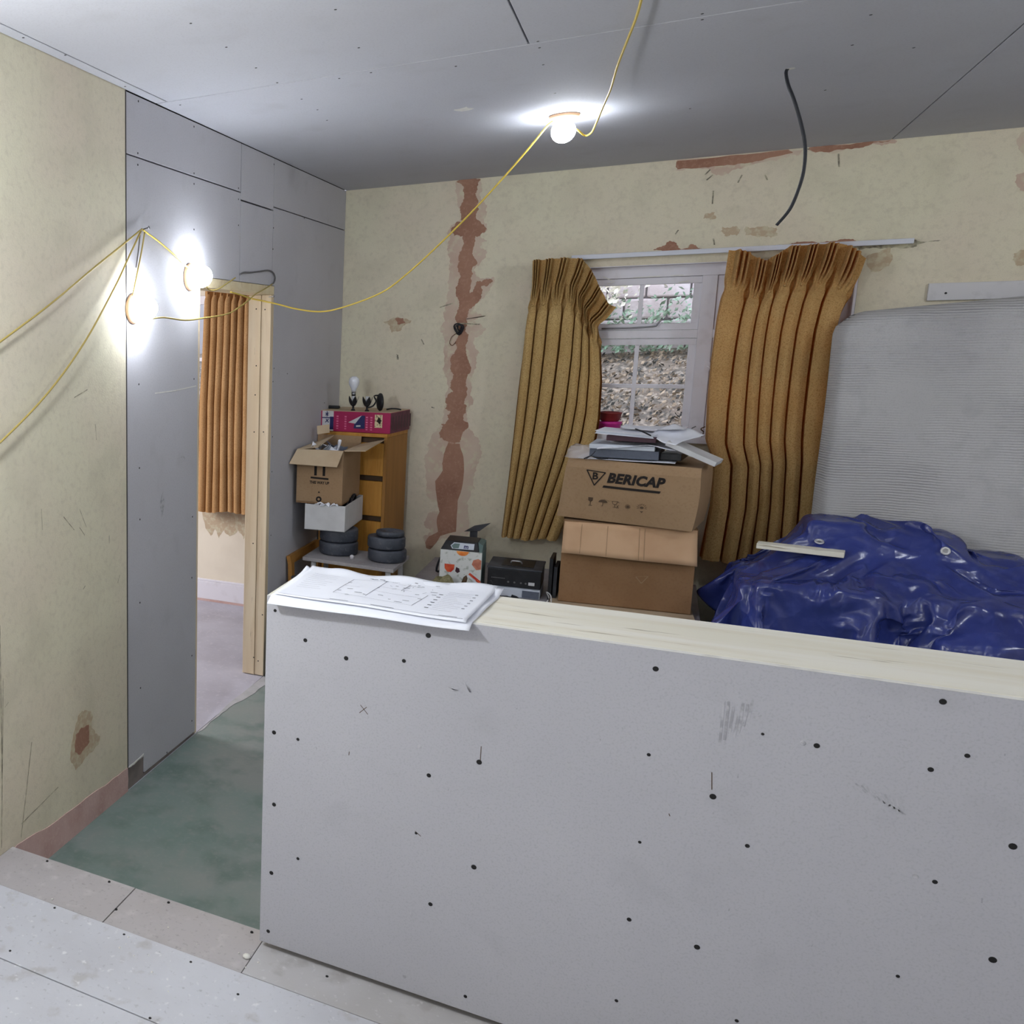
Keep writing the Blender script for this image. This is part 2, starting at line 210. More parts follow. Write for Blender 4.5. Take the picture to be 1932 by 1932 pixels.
# ------------------------------------------------------------------ mesh builder
class MB:
    def __init__(s): s.v = []; s.f = []; s.sm = []
    def add(s, vs, fs, smooth=False):
        o = len(s.v); s.v += [tuple(v) for v in vs]; s.f += [tuple(i+o for i in f) for f in fs]; s.sm += [smooth]*len(fs); return s
    def box(s, x0, x1, y0, y1, z0, z1):
        v = [(x, y, z) for z in (z0, z1) for y in (y0, y1) for x in (x0, x1)]
        return s.add(v, [(0, 2, 3, 1), (4, 5, 7, 6), (0, 1, 5, 4), (2, 6, 7, 3), (0, 4, 6, 2), (1, 3, 7, 5)])
    def hexa(s, p):   # 8 corners: bottom 4 ccw then top 4
        return s.add(p, [(3, 2, 1, 0), (4, 5, 6, 7), (0, 1, 5, 4), (1, 2, 6, 5), (2, 3, 7, 6), (3, 0, 4, 7)])
    def slab(s, quad, n, t):   # a thin sheet: four corners, thickness t along n
        n = Vector(n).normalized()*t; q = [Vector(c) for c in quad]
        return s.hexa(q+[c+n for c in q])
    def prism(s, poly, fn, t0, t1):
        n = len(poly); a = [fn(p[0], p[1], t0) for p in poly]; b = [fn(p[0], p[1], t1) for p in poly]
        return s.add(a+b, [tuple(range(n-1, -1, -1)), tuple(range(n, 2*n))]+[(i, (i+1) % n, n+(i+1) % n, n+i) for i in range(n)])
    def face(s, poly, fn, t): return s.add([fn(p[0], p[1], t) for p in poly], [tuple(range(len(poly)))])
    def tube(s, pts, r, n=8, smooth_path=3):
        P = [Vector(p) for p in pts]
        if smooth_path > 1 and len(P) > 2:
            Q = []
            for i in range(len(P)-1):
                p0 = P[max(i-1, 0)]; p1 = P[i]; p2 = P[i+1]; p3 = P[min(i+2, len(P)-1)]
                for k in range(smooth_path):
                    t = k/smooth_path
                    Q.append(.5*((2*p1)+(p2-p0)*t+(2*p0-5*p1+4*p2-p3)*t*t+(3*p1-p0-3*p2+p3)*t**3))
            Q.append(P[-1]); P = Q
        up = Vector((.13, .21, .97)); vs = []; rr = r if callable(r) else (lambda t: r)
        for i, p in enumerate(P):
            t = (P[min(i+1, len(P)-1)]-P[max(i-1, 0)]).normalized()
            a = t.cross(up)
            if a.length < 1e-3: a = t.cross(Vector((1, 0, 0)))
            a.normalize(); b = t.cross(a); q = rr(i/(len(P)-1))
            vs += [p+(a*math.cos(2*math.pi*k/n)+b*math.sin(2*math.pi*k/n))*q for k in range(n)]
        m = len(P)
        fs = [(i*n+k, i*n+(k+1) % n, (i+1)*n+(k+1) % n, (i+1)*n+k) for i in range(m-1) for k in range(n)]
        s.add(vs, fs, True); s.add(vs[:n], [tuple(range(n-1, -1, -1))]); s.add(vs[-n:], [tuple(range(n))]); return s
    def lathe(s, prof, c=(0, 0, 0), n=24, ax=(0, 0, 1), smooth=True):
        ax = Vector(ax).normalized(); a = ax.orthogonal().normalized(); b = ax.cross(a); c = Vector(c); vs = []
        for r, h in prof: vs += [c+ax*h+(a*math.cos(2*math.pi*k/n)+b*math.sin(2*math.pi*k/n))*max(r, 1e-5) for k in range(n)]
        m = len(prof)
        s.add(vs, [(i*n+k, i*n+(k+1) % n, (i+1)*n+(k+1) % n, (i+1)*n+k) for i in range(m-1) for k in range(n)], smooth)
        if prof[0][0] > 1e-4: s.add(vs[:n], [tuple(range(n-1, -1, -1))])
        if prof[-1][0] > 1e-4: s.add(vs[-n:], [tuple(range(n))])
        return s
    def disc(s, c, nrm, r, t, n=10): return s.lathe([(r, 0), (r*.8, t)], c, n, nrm, False)
    def grid(s, fn, nu, nv, smooth=True, closed=False):
        vs = [fn(i/nu, j/nv) for j in range(nv+1) for i in range(nu+1)]
        return s.add(vs, [(j*(nu+1)+i, j*(nu+1)+i+1, (j+1)*(nu+1)+i+1, (j+1)*(nu+1)+i) for j in range(nv) for i in range(nu)], smooth)
    def build(s, name, m, parent=None, off=None, bevel=0, solid=0, origin=None):
        me = bpy.data.meshes.new(name)
        o_ = Vector(off) if off else Vector((0, 0, 0))
        me.from_pydata([tuple(Vector(v)-o_) for v in s.v], [], s.f); me.polygons.foreach_set('use_smooth', s.sm)
        bm = bmesh.new(); bm.from_mesh(me); bmesh.ops.remove_doubles(bm, verts=bm.verts, dist=1e-6) if len(s.v) < 60000 else None
        bmesh.ops.recalc_face_normals(bm, faces=bm.faces); bm.to_mesh(me); bm.free()
        me.materials.append(M[m] if isinstance(m, str) else m)
        o = bpy.data.objects.new(name, me); col.objects.link(o)
        if origin is not None: o.location = origin
        if parent: o.parent = parent
        if solid: md = o.modifiers.new('solid', 'SOLIDIFY'); md.thickness = solid; md.offset = 0
        if bevel: md = o.modifiers.new('bevel', 'BEVEL'); md.width = bevel; md.segments = 2; md.limit_method = 'ANGLE'
        return o
def tag(o, label, cat=None, group=None, kind=None):
    o['label'] = label
    if cat: o['category'] = cat
    if group: o['group'] = group
    if kind: o['kind'] = kind
    return o
def thing(name, label, cat, loc=(0, 0, 0), rz=0, group=None, rx=0, ry=0):
    o = bpy.data.objects.new(name, None); col.objects.link(o); o.empty_display_size = .1
    o.location = loc; o.rotation_euler = (rx, ry, rz); return tag(o, label, cat, group)
def struct(name, label, mb=None, m=None):
    if mb is None: o = bpy.data.objects.new(name, None); col.objects.link(o)
    else: o = mb.build(name, m)
    return tag(o, label, kind='structure')
def jag(poly, amp, it=3, seed=0):
    """roughen an outline by midpoint displacement"""
    rnd = random.Random(seed); P = [Vector((p[0], p[1])) for p in poly]
    for _ in range(it):
        Q = []
        for i, p in enumerate(P):
            q = P[(i+1) % len(P)]; d = q-p; nrm = Vector((-d.y, d.x)).normalized() if d.length > 1e-6 else Vector((0, 0))
            e = min(amp, .26*d.length); Q.append(p); Q.append((p+q)/2+nrm*rnd.uniform(-e, e))
        P = Q; amp *= .6
    return [(p.x, p.y) for p in P]
_txt = {}
def text_poly(s, size, shear=0, bold=0, spacing=1.0):
    k = (s, size, shear, bold, spacing)
    if k in _txt: return _txt[k]
    cu = bpy.data.curves.new('t', 'FONT'); cu.body = s; cu.size = size; cu.shear = shear; cu.offset = bold; cu.space_character = spacing
    cu.align_x = 'CENTER'; cu.align_y = 'CENTER'; cu.resolution_u = 3
    o = bpy.data.objects.new('t', cu); col.objects.link(o); bpy.context.view_layer.update()
    me = bpy.data.meshes.new_from_object(o.evaluated_get(bpy.context.evaluated_depsgraph_get()))
    r = ([tuple(v.co) for v in me.vertices], [tuple(p.vertices) for p in me.polygons])
    bpy.data.objects.remove(o); bpy.data.curves.remove(cu); bpy.data.meshes.remove(me); _txt[k] = r; return r
def add_text(mb, s, size, fn, shear=0, bold=0, spacing=1.0, w=None):
    v, f = text_poly(s, size, shear, bold, spacing)
    xs = [a[0] for a in v]; cx = (min(xs)+max(xs))/2; ys = [a[1] for a in v]; cy = (min(ys)+max(ys))/2
    k = 1 if not w else w/(max(xs)-min(xs))
    mb.add([fn((a[0]-cx)*k, a[1]-cy) for a in v], f); return mb
def bar(mb, fn, a, b, w):   # a flat printed stroke from a to b
    a = Vector(a); b = Vector(b); d = b-a; n = Vector((-d.y, d.x)).normalized()*w/2
    mb.add([fn(*(a+n)), fn(*(a-n)), fn(*(b-n)), fn(*(b+n))], [(0, 1, 2, 3)]); return mb

# ------------------------------------------------------------------ the room shell
DY0A, DY1A = 3.704, 4.545
YE, YS = 2.281, 2.083               # edge of the raised floor, edge of the pale sheets
fl = struct('floor', 'worn green vinyl floor of the sunken part of the room')
MB().box(-.0, 5.0, 2.20, D, LO-.05, LO).build('vinyl_sheet', 'green', fl)
MB().box(-.003, .003, DY0A+.004, DY1A, LO, LO+.0012).build('threshold_joint', 'seam', fl)
thr = [(-.0, 3.70), (.008, 3.9), (.012, 4.05), (.05, 4.3), (.06, 4.545), (0, 4.545)]
MB().prism(jag(thr, .012, 2, 3), lambda a, b, t: (a, b, LO+t), 0, .0015).build('threshold_dust', 'dust', fl)
fu = struct('floor', 'raised floor of pale grey sheets stepping down to green vinyl')
MB().box(0, 5.0, -2.5, YE-.02, -.2, -.014).build('sub_floor', 'seam', fu)
g = .0015
def sheet(x0, x1, y0, y1, m, z=0):
    return MB().box(x0+g, x1-g, y0+g, y1-g, -.014, z).build('floor_sheet', m, fu, bevel=.0008)
sheet(0, .462, YS, YE, 'sheet_brown', -.002); sheet(.462, .884, YS, YE, 'sheet_brown', -.0025)
sheet(0, 1.25, 1.808, YS, 'sheet_white'); sheet(.884, 2.9, YS, YE, 'sheet_mid', -.0005); sheet(1.25, 3.4, 1.808, YS, 'sheet_mid', -.0006)
sheet(0, 1.0, .6, 1.808, 'sheet_white', -.0008); sheet(1.0, 3.4, .6, 1.808, 'sheet_white'); sheet(2.9, 5, YS, YE, 'sheet_white'); sheet(3.4, 5, .6, YS, 'sheet_white'); sheet(0, 5, -2.5, .6, 'sheet_white')
MB().box(.0, 5, YE-.02, YE-.001, LO, -.014).build('step_riser', 'sheet_brown', fu)
for p in ((89, 1624), (206, 1663), (318, 1702), (475, 1758), (219, 1715), (103, 1713), (234, 1763), (360, 1815), (449, 1876), (19, 1794), (283, 1921), (617, 1842)):
    q = onz(p[0], p[1], 0); MB().disc((q.x, q.y, -.002), (0, 0, 1), .0045, .0028, 8).build('screw_head', 'dark', fu)
cr = MB()
for k in range(26):
    x, y = (random.uniform(.1, .9), random.uniform(1.85, 2.25)) if k < 20 else (random.uniform(.82, .92), random.uniform(2.1, 2.24))
    r = random.uniform(.001, .0035); cr.lathe([(r, 0), (r*.9, r*.5), (0, r*.8)], (x, y, -.0006), 6)
cr.lathe([(.011, 0), (.010, .004), (.004, .007), (0, .008)], (.873, 2.150, 0), 8)
tag(cr.build('plaster_crumbs', 'gypsum'), 'white plaster crumbs scattered on the raised floor sheets', 'debris', kind='stuff')

# left wall (yellow) with its bare plaster skirting band
YA = 3.055
wl = struct('wall_left', 'old yellow painted wall with bare pink plaster along its foot')
MB().box(-.2, 0, -2.5, YA, -.2, H+.05).build('painted_wall', 'yellow', wl)
band = [(YA, LO), (YE, LO), (YE, -.012), (2.33, -.012), (2.5, -.034), (2.7, -.04), (2.85, -.044), (2.95, -.047), (YA, -.05)]
MB().prism(jag(band, .004, 2, 5), lambda a, b, t: (t, a, b), -.001, .0025).build('bare_plaster_band', 'plaster_pink', wl)
def zpoly(pts, sx, sy, k): return [(sx+p[0]/k, sy+p[1]/k) for p in pts]
def patch_x(px, m, t, amp, seed, parent):
    P = [onx(a, b, 0) for a, b in px]; MB().prism(jag([(q.y, q.z) for q in P], amp, 3, seed), lambda a, b, u: (u, a, b), -.001, t).build('plaster_patch', m, parent)
patch_x(zpoly([(545, 560), (600, 520), (650, 560), (640, 640), (700, 700), (690, 760), (600, 850), (530, 940), (490, 860), (510, 700)], 0, 1200, 3.715), 'smear', .0008, .010, 2, wl)
patch_x(zpoly([(570, 640), (620, 620), (625, 740), (560, 830), (525, 810), (530, 690)], 0, 1200, 3.715), 'plaster', .0016, .006, 3, wl)
ms = MB()
for a, b in (((0, 1180), (4, 1470)), ((160, 1010), (150, 995)), ((163, 995), (150, 960)), ((140, 1000), (120, 975)), ((206, 1025), (206, 1010)), ((222, 1100), (226, 1085)), ((157, 1112), (161, 1105)), ((9, 1335), (16, 1325)), ((180, 800), (182, 830)), ((140, 750), (165, 735)), ((60, 1400), (40, 1580)), ((78, 960), (80, 1000)), ((6, 1280), (3, 1600)), ((110, 1485), (40, 1555))):
    p = onx(a[0], a[1], .0006); q = onx(b[0], b[1], .0006); bar(ms, lambda u, v: (.0007, u, v), (p.y, p.z), (q.y, q.z), .0028)
o = ms.build('scratches', 'soot', wl); o['kind'] = 'stuff'

# stud partition with plasterboard sheets and the door opening
DY0, DY1, DH = 3.700, 4.545, 1.857
wp = struct('wall_partition', 'stud partition of grey plasterboard sheets with a rough door opening')
core = MB(); core.box(-.112, -.0127, YA, DY0-.012, LO, H); core.box(-.112, -.0127, DY1+.04, D, LO, H); core.box(-.112, -.0127, DY0-.012, DY1+.04, 1.9, H)
core.build('stud_core', 'seam', wp)
def board(poly, m='board', t=.0, name='plasterboard_sheet'):
    return MB().prism(poly, lambda a, b, u: (u, a, b), -.0125, t).build(name, m, wp, bevel=.0012)
board([(YA+.006, 2.301), (4.128, 2.301), (4.128, H-.002), (YA+.006, H-.003)])
board([(YA+.006, -.055), (YA+.14, -.058), (YA+.145, -.13), (DY0-.014, -.135), (DY0-.014, 1.902), (4.13, 1.902), (4.13, 2.296), (YA+.006, 2.296)])
board([(4.134, 1.902), (4.549, 1.902), (4.549, 2.262), (4.134, 2.262)]); board([(4.134, 2.269), (4.549, 2.269), (4.549, H-.002), (4.134, H-.002)])
board([(4.553, 1.902), (4.553, 2.280), (D-.002, 2.280), (D-.002, LO+.005), (DY1+.042, LO+.005), (DY1+.042, 1.902)]); board([(4.553, 2.285), (D-.002, 2.285), (D-.002, H-.002), (4.553, H-.002)])
MB().box(-.0127, .0015, YA, YA+.0055, -.06, H).build('edge_bead', 'seam', wp)
MB().box(-.0127, -.004, YA+.005, YA+.14, LO, -.058).build('bare_sole_plate', 'sole', wp)
MB().box(-.0127, -.005, YA+.14, DY0-.014, LO, -.136).build('bare_sole_plate', 'sole', wp)
MB().prism(jag([(YA+.006, -.052), (YA+.05, -.058), (YA+.13, -.05), (YA+.135, -.044), (YA+.06, -.049)], .003, 2, 8), lambda a, b, u: (u, a, b), 0, .002).build('torn_paper_edge', 'gypsum', wp)
for p in ((261, 191), (260, 289), (260, 311), (366, 239), (366, 327), (366, 347), (366, 433), (450, 355), (450, 376), (450, 425), (262, 725), (366, 715), (263, 883), (264, 980), (264, 1137), (265, 1298), (362, 1237), (362, 1360), (362, 1090), (363, 975), (516, 430), (517, 310), (515, 470), (517, 695), (515, 720), (513, 890), (511, 1010), (514, 824), (315, 1420), (574, 412), (612, 760), (542, 705)):
    q = onx(p[0], p[1], 0); MB().disc((-.0005, q.y, q.z), (1, 0, 0), .0045, .0012, 8).build('screw_head', 'dark', wp)
mk = MB()
for a, b in (((292, 742), (330, 737)), ((330, 737), (370, 728))): p = onx(*a, 0); q = onx(*b, 0); bar(mk, lambda u, v: (.0004, u, v), (p.y, p.z), (q.y, q.z), .004)
mk.build('pale_scratch', 'gypsum', wp)
mk = MB()
for a, b in (((342, 863), (345, 860)), ((345, 860), (349, 866))): p = onx(*a, 0); q = onx(*b, 0); bar(mk, lambda u, v: (.0004, u, v), (p.y, p.z), (q.y, q.z), .006)
mk.prism([(3.33, .98), (3.36, 1.03), (3.375, .97), (3.35, .92)], lambda a, b, u: (u, a, b), 0, .0003)
mk.build('pencil_mark', 'scuff', wp)

dr = struct('door_1', 'door opening lined with rough pine studs')
def jamb(x0, x1, y0, y1, z0, z1, m='timber_up', n='jamb_stud'): return MB().box(x0, x1, y0, y1, z0, z1).build(n, m, dr, bevel=.002)
jamb(-.050, -.0005, DY1, DY1+.040, LO+.004, DH); jamb(-.118, -.052, DY1-.004, DY1+.040, LO+.004, DH)
jamb(-.118, -.0005, DY0-.012, DY0+.004, LO+.004, DH)
jamb(-.056, -.0005, DY0-.012, DY1+.040, DH+.001, 1.900, 'timber', 'head_timber'); jamb(-.118, -.058, DY0-.012, DY1+.040, DH+.001, 1.896, 'timber', 'head_timber')
for p in ((484, 583), (500, 584), (480, 815), (497, 815), (484, 690), (482, 745), (479, 1240), (487, 1247), (495, 1160), (478, 1025)):
    q = ony(p[0], p[1], DY1); MB().disc((q.x, DY1+.0005-(.004 if q.x < -.051 else 0), q.z), (0, -1, 0), .004, .001, 8).build('screw_head', 'dark', dr)

# ceiling of plasterboard sheets
ce = struct('ceiling', 'plasterboard ceiling with open dark joints and screw heads')
MB().box(-.111, 5.0, -2.5, D+.05, H+.0125, H+.1).build('joist_layer', 'seam', ce)
def csheet(x0, x1, y0, y1): return MB().box(x0+.0024, x1-.0024, y0+.0034, y1-.0034, H, H+.0125).build('ceiling_sheet', 'board_ceiling', ce, bevel=.0015)
csheet(0, .048, -2.5, 3.29); csheet(.048, 1.280, .9, 3.293); csheet(1.280, 3.72, 2.09, 3.293); csheet(1.280, 3.72, .9, 2.09); csheet(3.72, 5, .9, 3.293)
csheet(0, 2.52, 3.293, D); csheet(2.52, 5, 3.293, D)
csheet(.048, 2.45, -2.5, .9); csheet(2.45, 5, -2.5, .9)
for p in ((360, 44), (427, 89), (483, 128), (633, 18), (569, 187), (599, 207), (617, 227), (677, 90), (523, 156), (340, 198), (1325, 26), (1325, 37), (1047, 176), (1608, 85), (1557, 170), (1643, 28), (1724, 90), (860, 125), (1025, 122), (1015, 78), (1018, 90), (700, 137), (640, 148), (44, 71), (123, 104), (236, 163), (1302, 205)):
    q = onz(p[0], p[1], H); MB().disc((q.x, q.y, H+.0005), (0, 0, -1), .0045, .0012, 8).build('screw_head', 'dark', ce)
MB().prism(jag([(.93, 4.02), (.98, 4.0), (1.0, 4.05), (.95, 4.07)], .008, 2, 2), lambda a, b, u: (a, b, u), H-.0006, H+.001).build('paint_splash', 'gypsum', ce)

# window wall
W0, W1, WZ0, WZ1 = 1.215, 2.462, 1.085, 2.000
V0, V1, VZ0, VZ1 = -1.85, -.90, .72, 1.93
wb = struct('wall_back', 'yellow painted window wall with torn strips of bare plaster')
MB().box(0, W0, D, D+.28, LO-.05, H+.05).box(W1, 5.0, D, D+.28, LO-.05, H+.05).box(W0, W1, D, D+.28, WZ1, H+.05).box(W0, W1, D, D+.28, LO-.05, WZ0).build('painted_wall', 'yellow', wb)
def patch(px, m, t, amp, seed, it=3, nm='plaster_patch'):
    P = [ony(a, b, D) for a, b in px]
    MB().prism(jag([(q.x, min(q.z, H-.001)) for q in P], amp, it, seed), lambda a, b, u: (a, D-u, b), -.001, t).build(nm, m, wb)
A = lambda pts: zpoly(pts, 760, 330, 4.83)
B = lambda pts: zpoly(pts, 760, 680, 4.83)
patch(A([(485, 62), (480, 110), (500, 250), (520, 410), (430, 480), (400, 530), (430, 570), (420, 750), (420, 950), (405, 1080), (390, 1200), (385, 1330), (340, 1420), (370, 1440), (372, 1600)])
      + B([(375, 0), (390, 150), (390, 300), (370, 460), (340, 600), (260, 690), (220, 850), (195, 960), (215, 1130), (250, 1270), (320, 1290), (350, 1390), (230, 1390), (190, 1500), (260, 1560), (180, 1600), (200, 1680), (330, 1640), (420, 1610), (560, 1600), (590, 1590), (600, 1400), (620, 1190), (660, 1180), (665, 1010), (715, 880), (690, 760), (640, 650), (560, 600), (580, 480), (640, 400), (620, 290), (650, 100), (680, 20)])
      + A([(700, 1620), (650, 1480), (760, 1400), (640, 1330), (780, 1290), (640, 1240), (730, 1130), (820, 990), (830, 930), (690, 930), (650, 860), (720, 780), (765, 700), (700, 660), (770, 600), (690, 540), (770, 500), (740, 400), (755, 320), (740, 240), (700, 190), (720, 90), (712, 45)]), 'plaster_halo', .0009, .014, 11, 4)
patch(A([(490, 60), (540, 85), (560, 170), (545, 250), (530, 380), (545, 420), (480, 440), (440, 520), (470, 560), (545, 555), (550, 640), (520, 720), (505, 860), (520, 900), (505, 1000), (490, 1110), (500, 1230), (495, 1350), (500, 1480), (490, 1560), (450, 1640)])
      + B([(435, 10), (450, 110), (435, 200), (455, 290), (390, 370), (385, 440), (430, 460), (415, 540), (350, 580), (330, 660), (375, 730), (415, 740), (520, 745), (535, 690), (600, 600), (550, 540), (575, 450), (560, 380), (590, 250), (585, 150), (620, 90), (600, 10)])
      + A([(590, 1660), (570, 1560), (590, 1500), (570, 1420), (590, 1360), (600, 1260), (640, 1200), (690, 1160), (725, 1080), (720, 1010), (770, 1015), (820, 970), (760, 950), (720, 975), (680, 965), (650, 1040), (610, 1080), (625, 930), (630, 880), (680, 800), (640, 740), (660, 560), (700, 560), (765, 490), (700, 420), (665, 380), (690, 240), (660, 170), (680, 100), (710, 40)]), 'plaster', .0020, .013, 12, 4)
patch(B([(415, 748), (375, 850), (358, 940), (365, 1000), (295, 1100), (310, 1250), (335, 1380), (310, 1450), (320, 1560), (240, 1600), (205, 1660), (215, 1710), (250, 1720), (320, 1640), (340, 1600), (485, 1560), (500, 1280), (545, 1130), (558, 980), (545, 850), (520, 760)]), 'plaster', .0024, .003, 13, 2)
patch([(722, 606), (740, 600), (756, 600), (776, 604), (765, 612), (755, 625), (740, 628), (735, 614)], 'smear', .0008, .010, 14)
patch([(745, 602), (760, 600), (765, 608), (750, 612)], 'plaster', .0015, .006, 15)
patch([(748, 668), (752, 670), (752, 680), (748, 678)], 'soot', .0008, .006, 16)
K = 2.639
Cc = lambda pts: zpoly(pts, 1200, 240, K)
patch(Cc([(205, 163), (200, 215), (330, 208), (400, 240), (460, 232), (560, 190), (700, 168), (780, 138), (850, 108), (950, 128), (1080, 108), (1200, 86), (1300, 72), (1290, 58), (1000, 82), (700, 115)]), 'plaster_halo', .0008, .012, 17)
patch(Cc([(205, 168), (205, 210), (300, 205), (420, 192), (560, 178), (640, 160), (780, 128), (760, 108)]), 'plaster', .0016, .007, 18)
patch(Cc([(860, 100), (900, 125), (1000, 112), (1100, 104), (1180, 78), (1280, 64), (1100, 74)]), 'plaster', .0014, .007, 28)
patch(Cc([(85, 612), (140, 590), (170, 565), (200, 575), (220, 605), (260, 600), (285, 582), (330, 606), (300, 618), (150, 620)]), 'plaster', .002, .008, 19)
patch(Cc([(760, 592), (800, 570), (900, 574), (1000, 566), (1080, 556), (1110, 566), (1040, 578), (900, 592)]), 'plaster', .002, .006, 20)
for k, q in enumerate(([(335, 455), (345, 430), (390, 422), (400, 450), (370, 462)], [(415, 520), (430, 495), (500, 492), (520, 510), (500, 540), (440, 542)], [(545, 495), (640, 490), (700, 500), (705, 540), (640, 545), (545, 538)], [(1895, 60), (1932, 20), (1932, 150)], [(1890, 240), (1932, 225), (1932, 320), (1905, 300)], [(1880, 630), (1932, 610), (1932, 686), (1890, 686)], [(1150, 640), (1270, 600), (1260, 690), (1170, 720)])):
    patch(Cc(q), 'smear' if k not in (3, 4) else 'plaster_halo', .0008, .010, 30+k)
patch(Cc([(1100, 590), (1240, 570), (1390, 560), (1520, 562), (1400, 585), (1380, 600), (1250, 602), (1110, 610)]), 'soot', .0007, .008, 40)
ms = MB()
for a, b in (((1346, 360), (1344, 385)), ((1330, 330), (1340, 320)), ((1345, 330), (1333, 340)), ((1392, 345), (1400, 330)), ((1443, 330), (1448, 340)), ((1274, 442), (1280, 434)), ((1346, 450), (1348, 462)), ((830, 580), (855, 572)), ((865, 610), (905, 612)), ((820, 770), (814, 768)), ((800, 650), (795, 640)), ((1582, 290), (1583, 315))):
    p = ony(*a, D); q = ony(*b, D); bar(ms, lambda u, v: (u, D-.0026, v), (p.x, p.z), (q.x, q.z), .006)
o = ms.build('scratches', 'soot', wb); o['kind'] = 'stuff'

# remaining sides of the room (behind and beside the photographer) and the next room
struct('wall_right', 'yellow painted wall at the right of the room', MB().box(5.0, 5.2, -2.5, D, -.2, H+.05), 'yellow')
struct('wall_front', 'yellow painted wall behind the photographer', MB().box(0, 5.0, -2.7, -2.5, -.2, H+.05), 'yellow')
nx = struct('wall_next_room', 'cream painted window wall of the next room')
MB().box(-3.2, V0, D, D+.28, LO-.05, H).box(V1, -.0, D, D+.28, LO-.05, H).box(V0, V1, D, D+.28, VZ1, H).box(V0, V1, D, D+.28, LO-.05, VZ0).build('painted_wall', 'cream', nx)
st = [(-.93, .5), (-.9, .36), (-.86, .31), (-.83, .36), (-.8, .30), (-.76, .36), (-.72, .32), (-.66, .37), (-.62, .31), (-.56, .40), (-.5, .5)]
MB().prism(jag(st, .01, 2, 3), lambda a, b, u: (a, D-u, b), -.001, .0008).build('scalloped_patch', 'smear', nx)  # scalloped beige patch on the wall just below the curtain hem
struct('wall_next_room', 'cream end wall of the next room', MB().box(-3.4, -3.2, 2.0, D+.28, LO-.05, H), 'cream')
struct('wall_next_room', 'cream side wall of the next room', MB().box(-3.2, -.2, 1.8, 2.0, LO-.05, H), 'cream')
struct('floor_next_room', 'dusty grey lilac floor of the next room', MB().box(-3.2, -.0005, 2.0, D, LO-.05, LO), 'lilac')
struct('ceiling_next_room', 'white ceiling of the next room', MB().box(-3.2, -.112, 2.0, D, H, H+.1), 'white_dull')
bb = struct('baseboard_back', 'white painted skirting board under the curtain in the next room')
MB().box(-3.2, -.115, D-.02, D-.0005, LO+.014, -.012).build('skirting_board', 'white_paint', bb, bevel=.002)
MB().box(-3.2, -.115, D-.012, D-.0005, -.012, .004).build('skirting_moulding', 'white_paint', bb, bevel=.003)
MB().box(-3.2, -.115, D-.024, D-.0005, LO, LO+.014).build('bare_plaster_line', 'plaster_pink', bb)

# windows
def frame_rect(mb, x0, x1, z0, z1, w, y0, y1):
    return mb.box(x0, x1, y0, y1, z0, z0+w).box(x0, x1, y0, y1, z1-w, z1).box(x0, x0+w, y0, y1, z0+w, z1-w).box(x1-w, x1, y0, y1, z0+w, z1-w)
w1 = struct('window_1', 'white painted timber casement window with small panes')
FY0, FY1 = D+.055, D+.125
def wpart(mb, n, m='white_paint', p=None, bevel=.002): return mb.build(n, m, p or w1, bevel=bevel)
wpart(MB().box(W0, W0+.05, FY0, FY1, WZ0+.03, WZ1).box(W1-.05, W1, FY0, FY1, WZ0+.03, WZ1).box(W0+.05, W1-.05, FY0, FY1, WZ1-.062, WZ1), 'window_frame')
wpart(MB().box(1.842, 1.908, FY0, FY1, WZ0+.03, WZ1-.062), 'mullion')
wpart(MB().box(W0+.05, 1.842, FY0, FY1, 1.622, 1.664), 'transom'); wpart(MB().box(1.908, W1-.05, FY0, FY1, 1.622, 1.664), 'transom')
wpart(MB().box(W0-.02, W1+.02, D-.045, D+.16, WZ0-.004, WZ0+.03), 'window_sill', bevel=.004)
wpart(MB().box(W0-.004, W1+.004, D+.001, D+.054, WZ1-.004, WZ1+.02).box(W0, W0+.012, D+.001, D+.054, WZ0+.03, WZ1-.004).box(W1-.012, W1, D+.001, D+.054, WZ0+.03, WZ1-.004), 'reveal_lining')
def casement(x0, x1, z0, z1, nxp, nzp, fw=.034):
    c = wpart(frame_rect(MB(), x0, x1, z0, z1, fw, FY0+.012, FY1-.008), 'casement')
    gx0, gx1, gz0, gz1 = x0+fw, x1-fw, z0+fw, z1-fw; bw = .020
    for i in range(1, nxp):
        x = gx0+(gx1-gx0)*i/nxp; wpart(MB().box(x-bw/2, x+bw/2, FY0+.018, FY1-.012, gz0, gz1), 'glazing_bar', p=c)
    for j in range(1, nzp):
        z = gz0+(gz1-gz0)*j/nzp; wpart(MB().box(gx0, gx1, FY0+.0181, FY1-.0121, z-bw/2, z+bw/2), 'glazing_bar', p=c)
    for i in range(nxp):
        for j in range(nzp):
            a = gx0+(gx1-gx0)*i/nxp; b = gx0+(gx1-gx0)*(i+1)/nxp; e = gz0+(gz1-gz0)*j/nzp; h = gz0+(gz1-gz0)*(j+1)/nzp
            MB().box(a, b, D+.098, D+.101, e, h).build('glass_pane', 'glass', c)
    return c
casement(W0+.05+.045, 1.842, 1.665, WZ1-.063, 2, 1); casement(W0+.05+.045, 1.842, WZ0+.03, 1.621, 2, 2)
casement(1.908, W1-.05, 1.665, WZ1-.063, 2, 1); casement(1.908, W1-.05, WZ0+.03, 1.621, 2, 2)
wpart(MB().box(W0+.05, W0+.095, FY0+.001, FY1, WZ0+.03, WZ1-.062), 'packing_strip')
s = [ony(a, b, D+.045) for a, b in ((1135, 620), (1180, 619), (1232, 616), (1240, 612), (1246, 605), (1252, 603), (1270, 602))]
wpart(MB().tube(s, .0045, 6), 'casement_stay', 'metal', bevel=0)
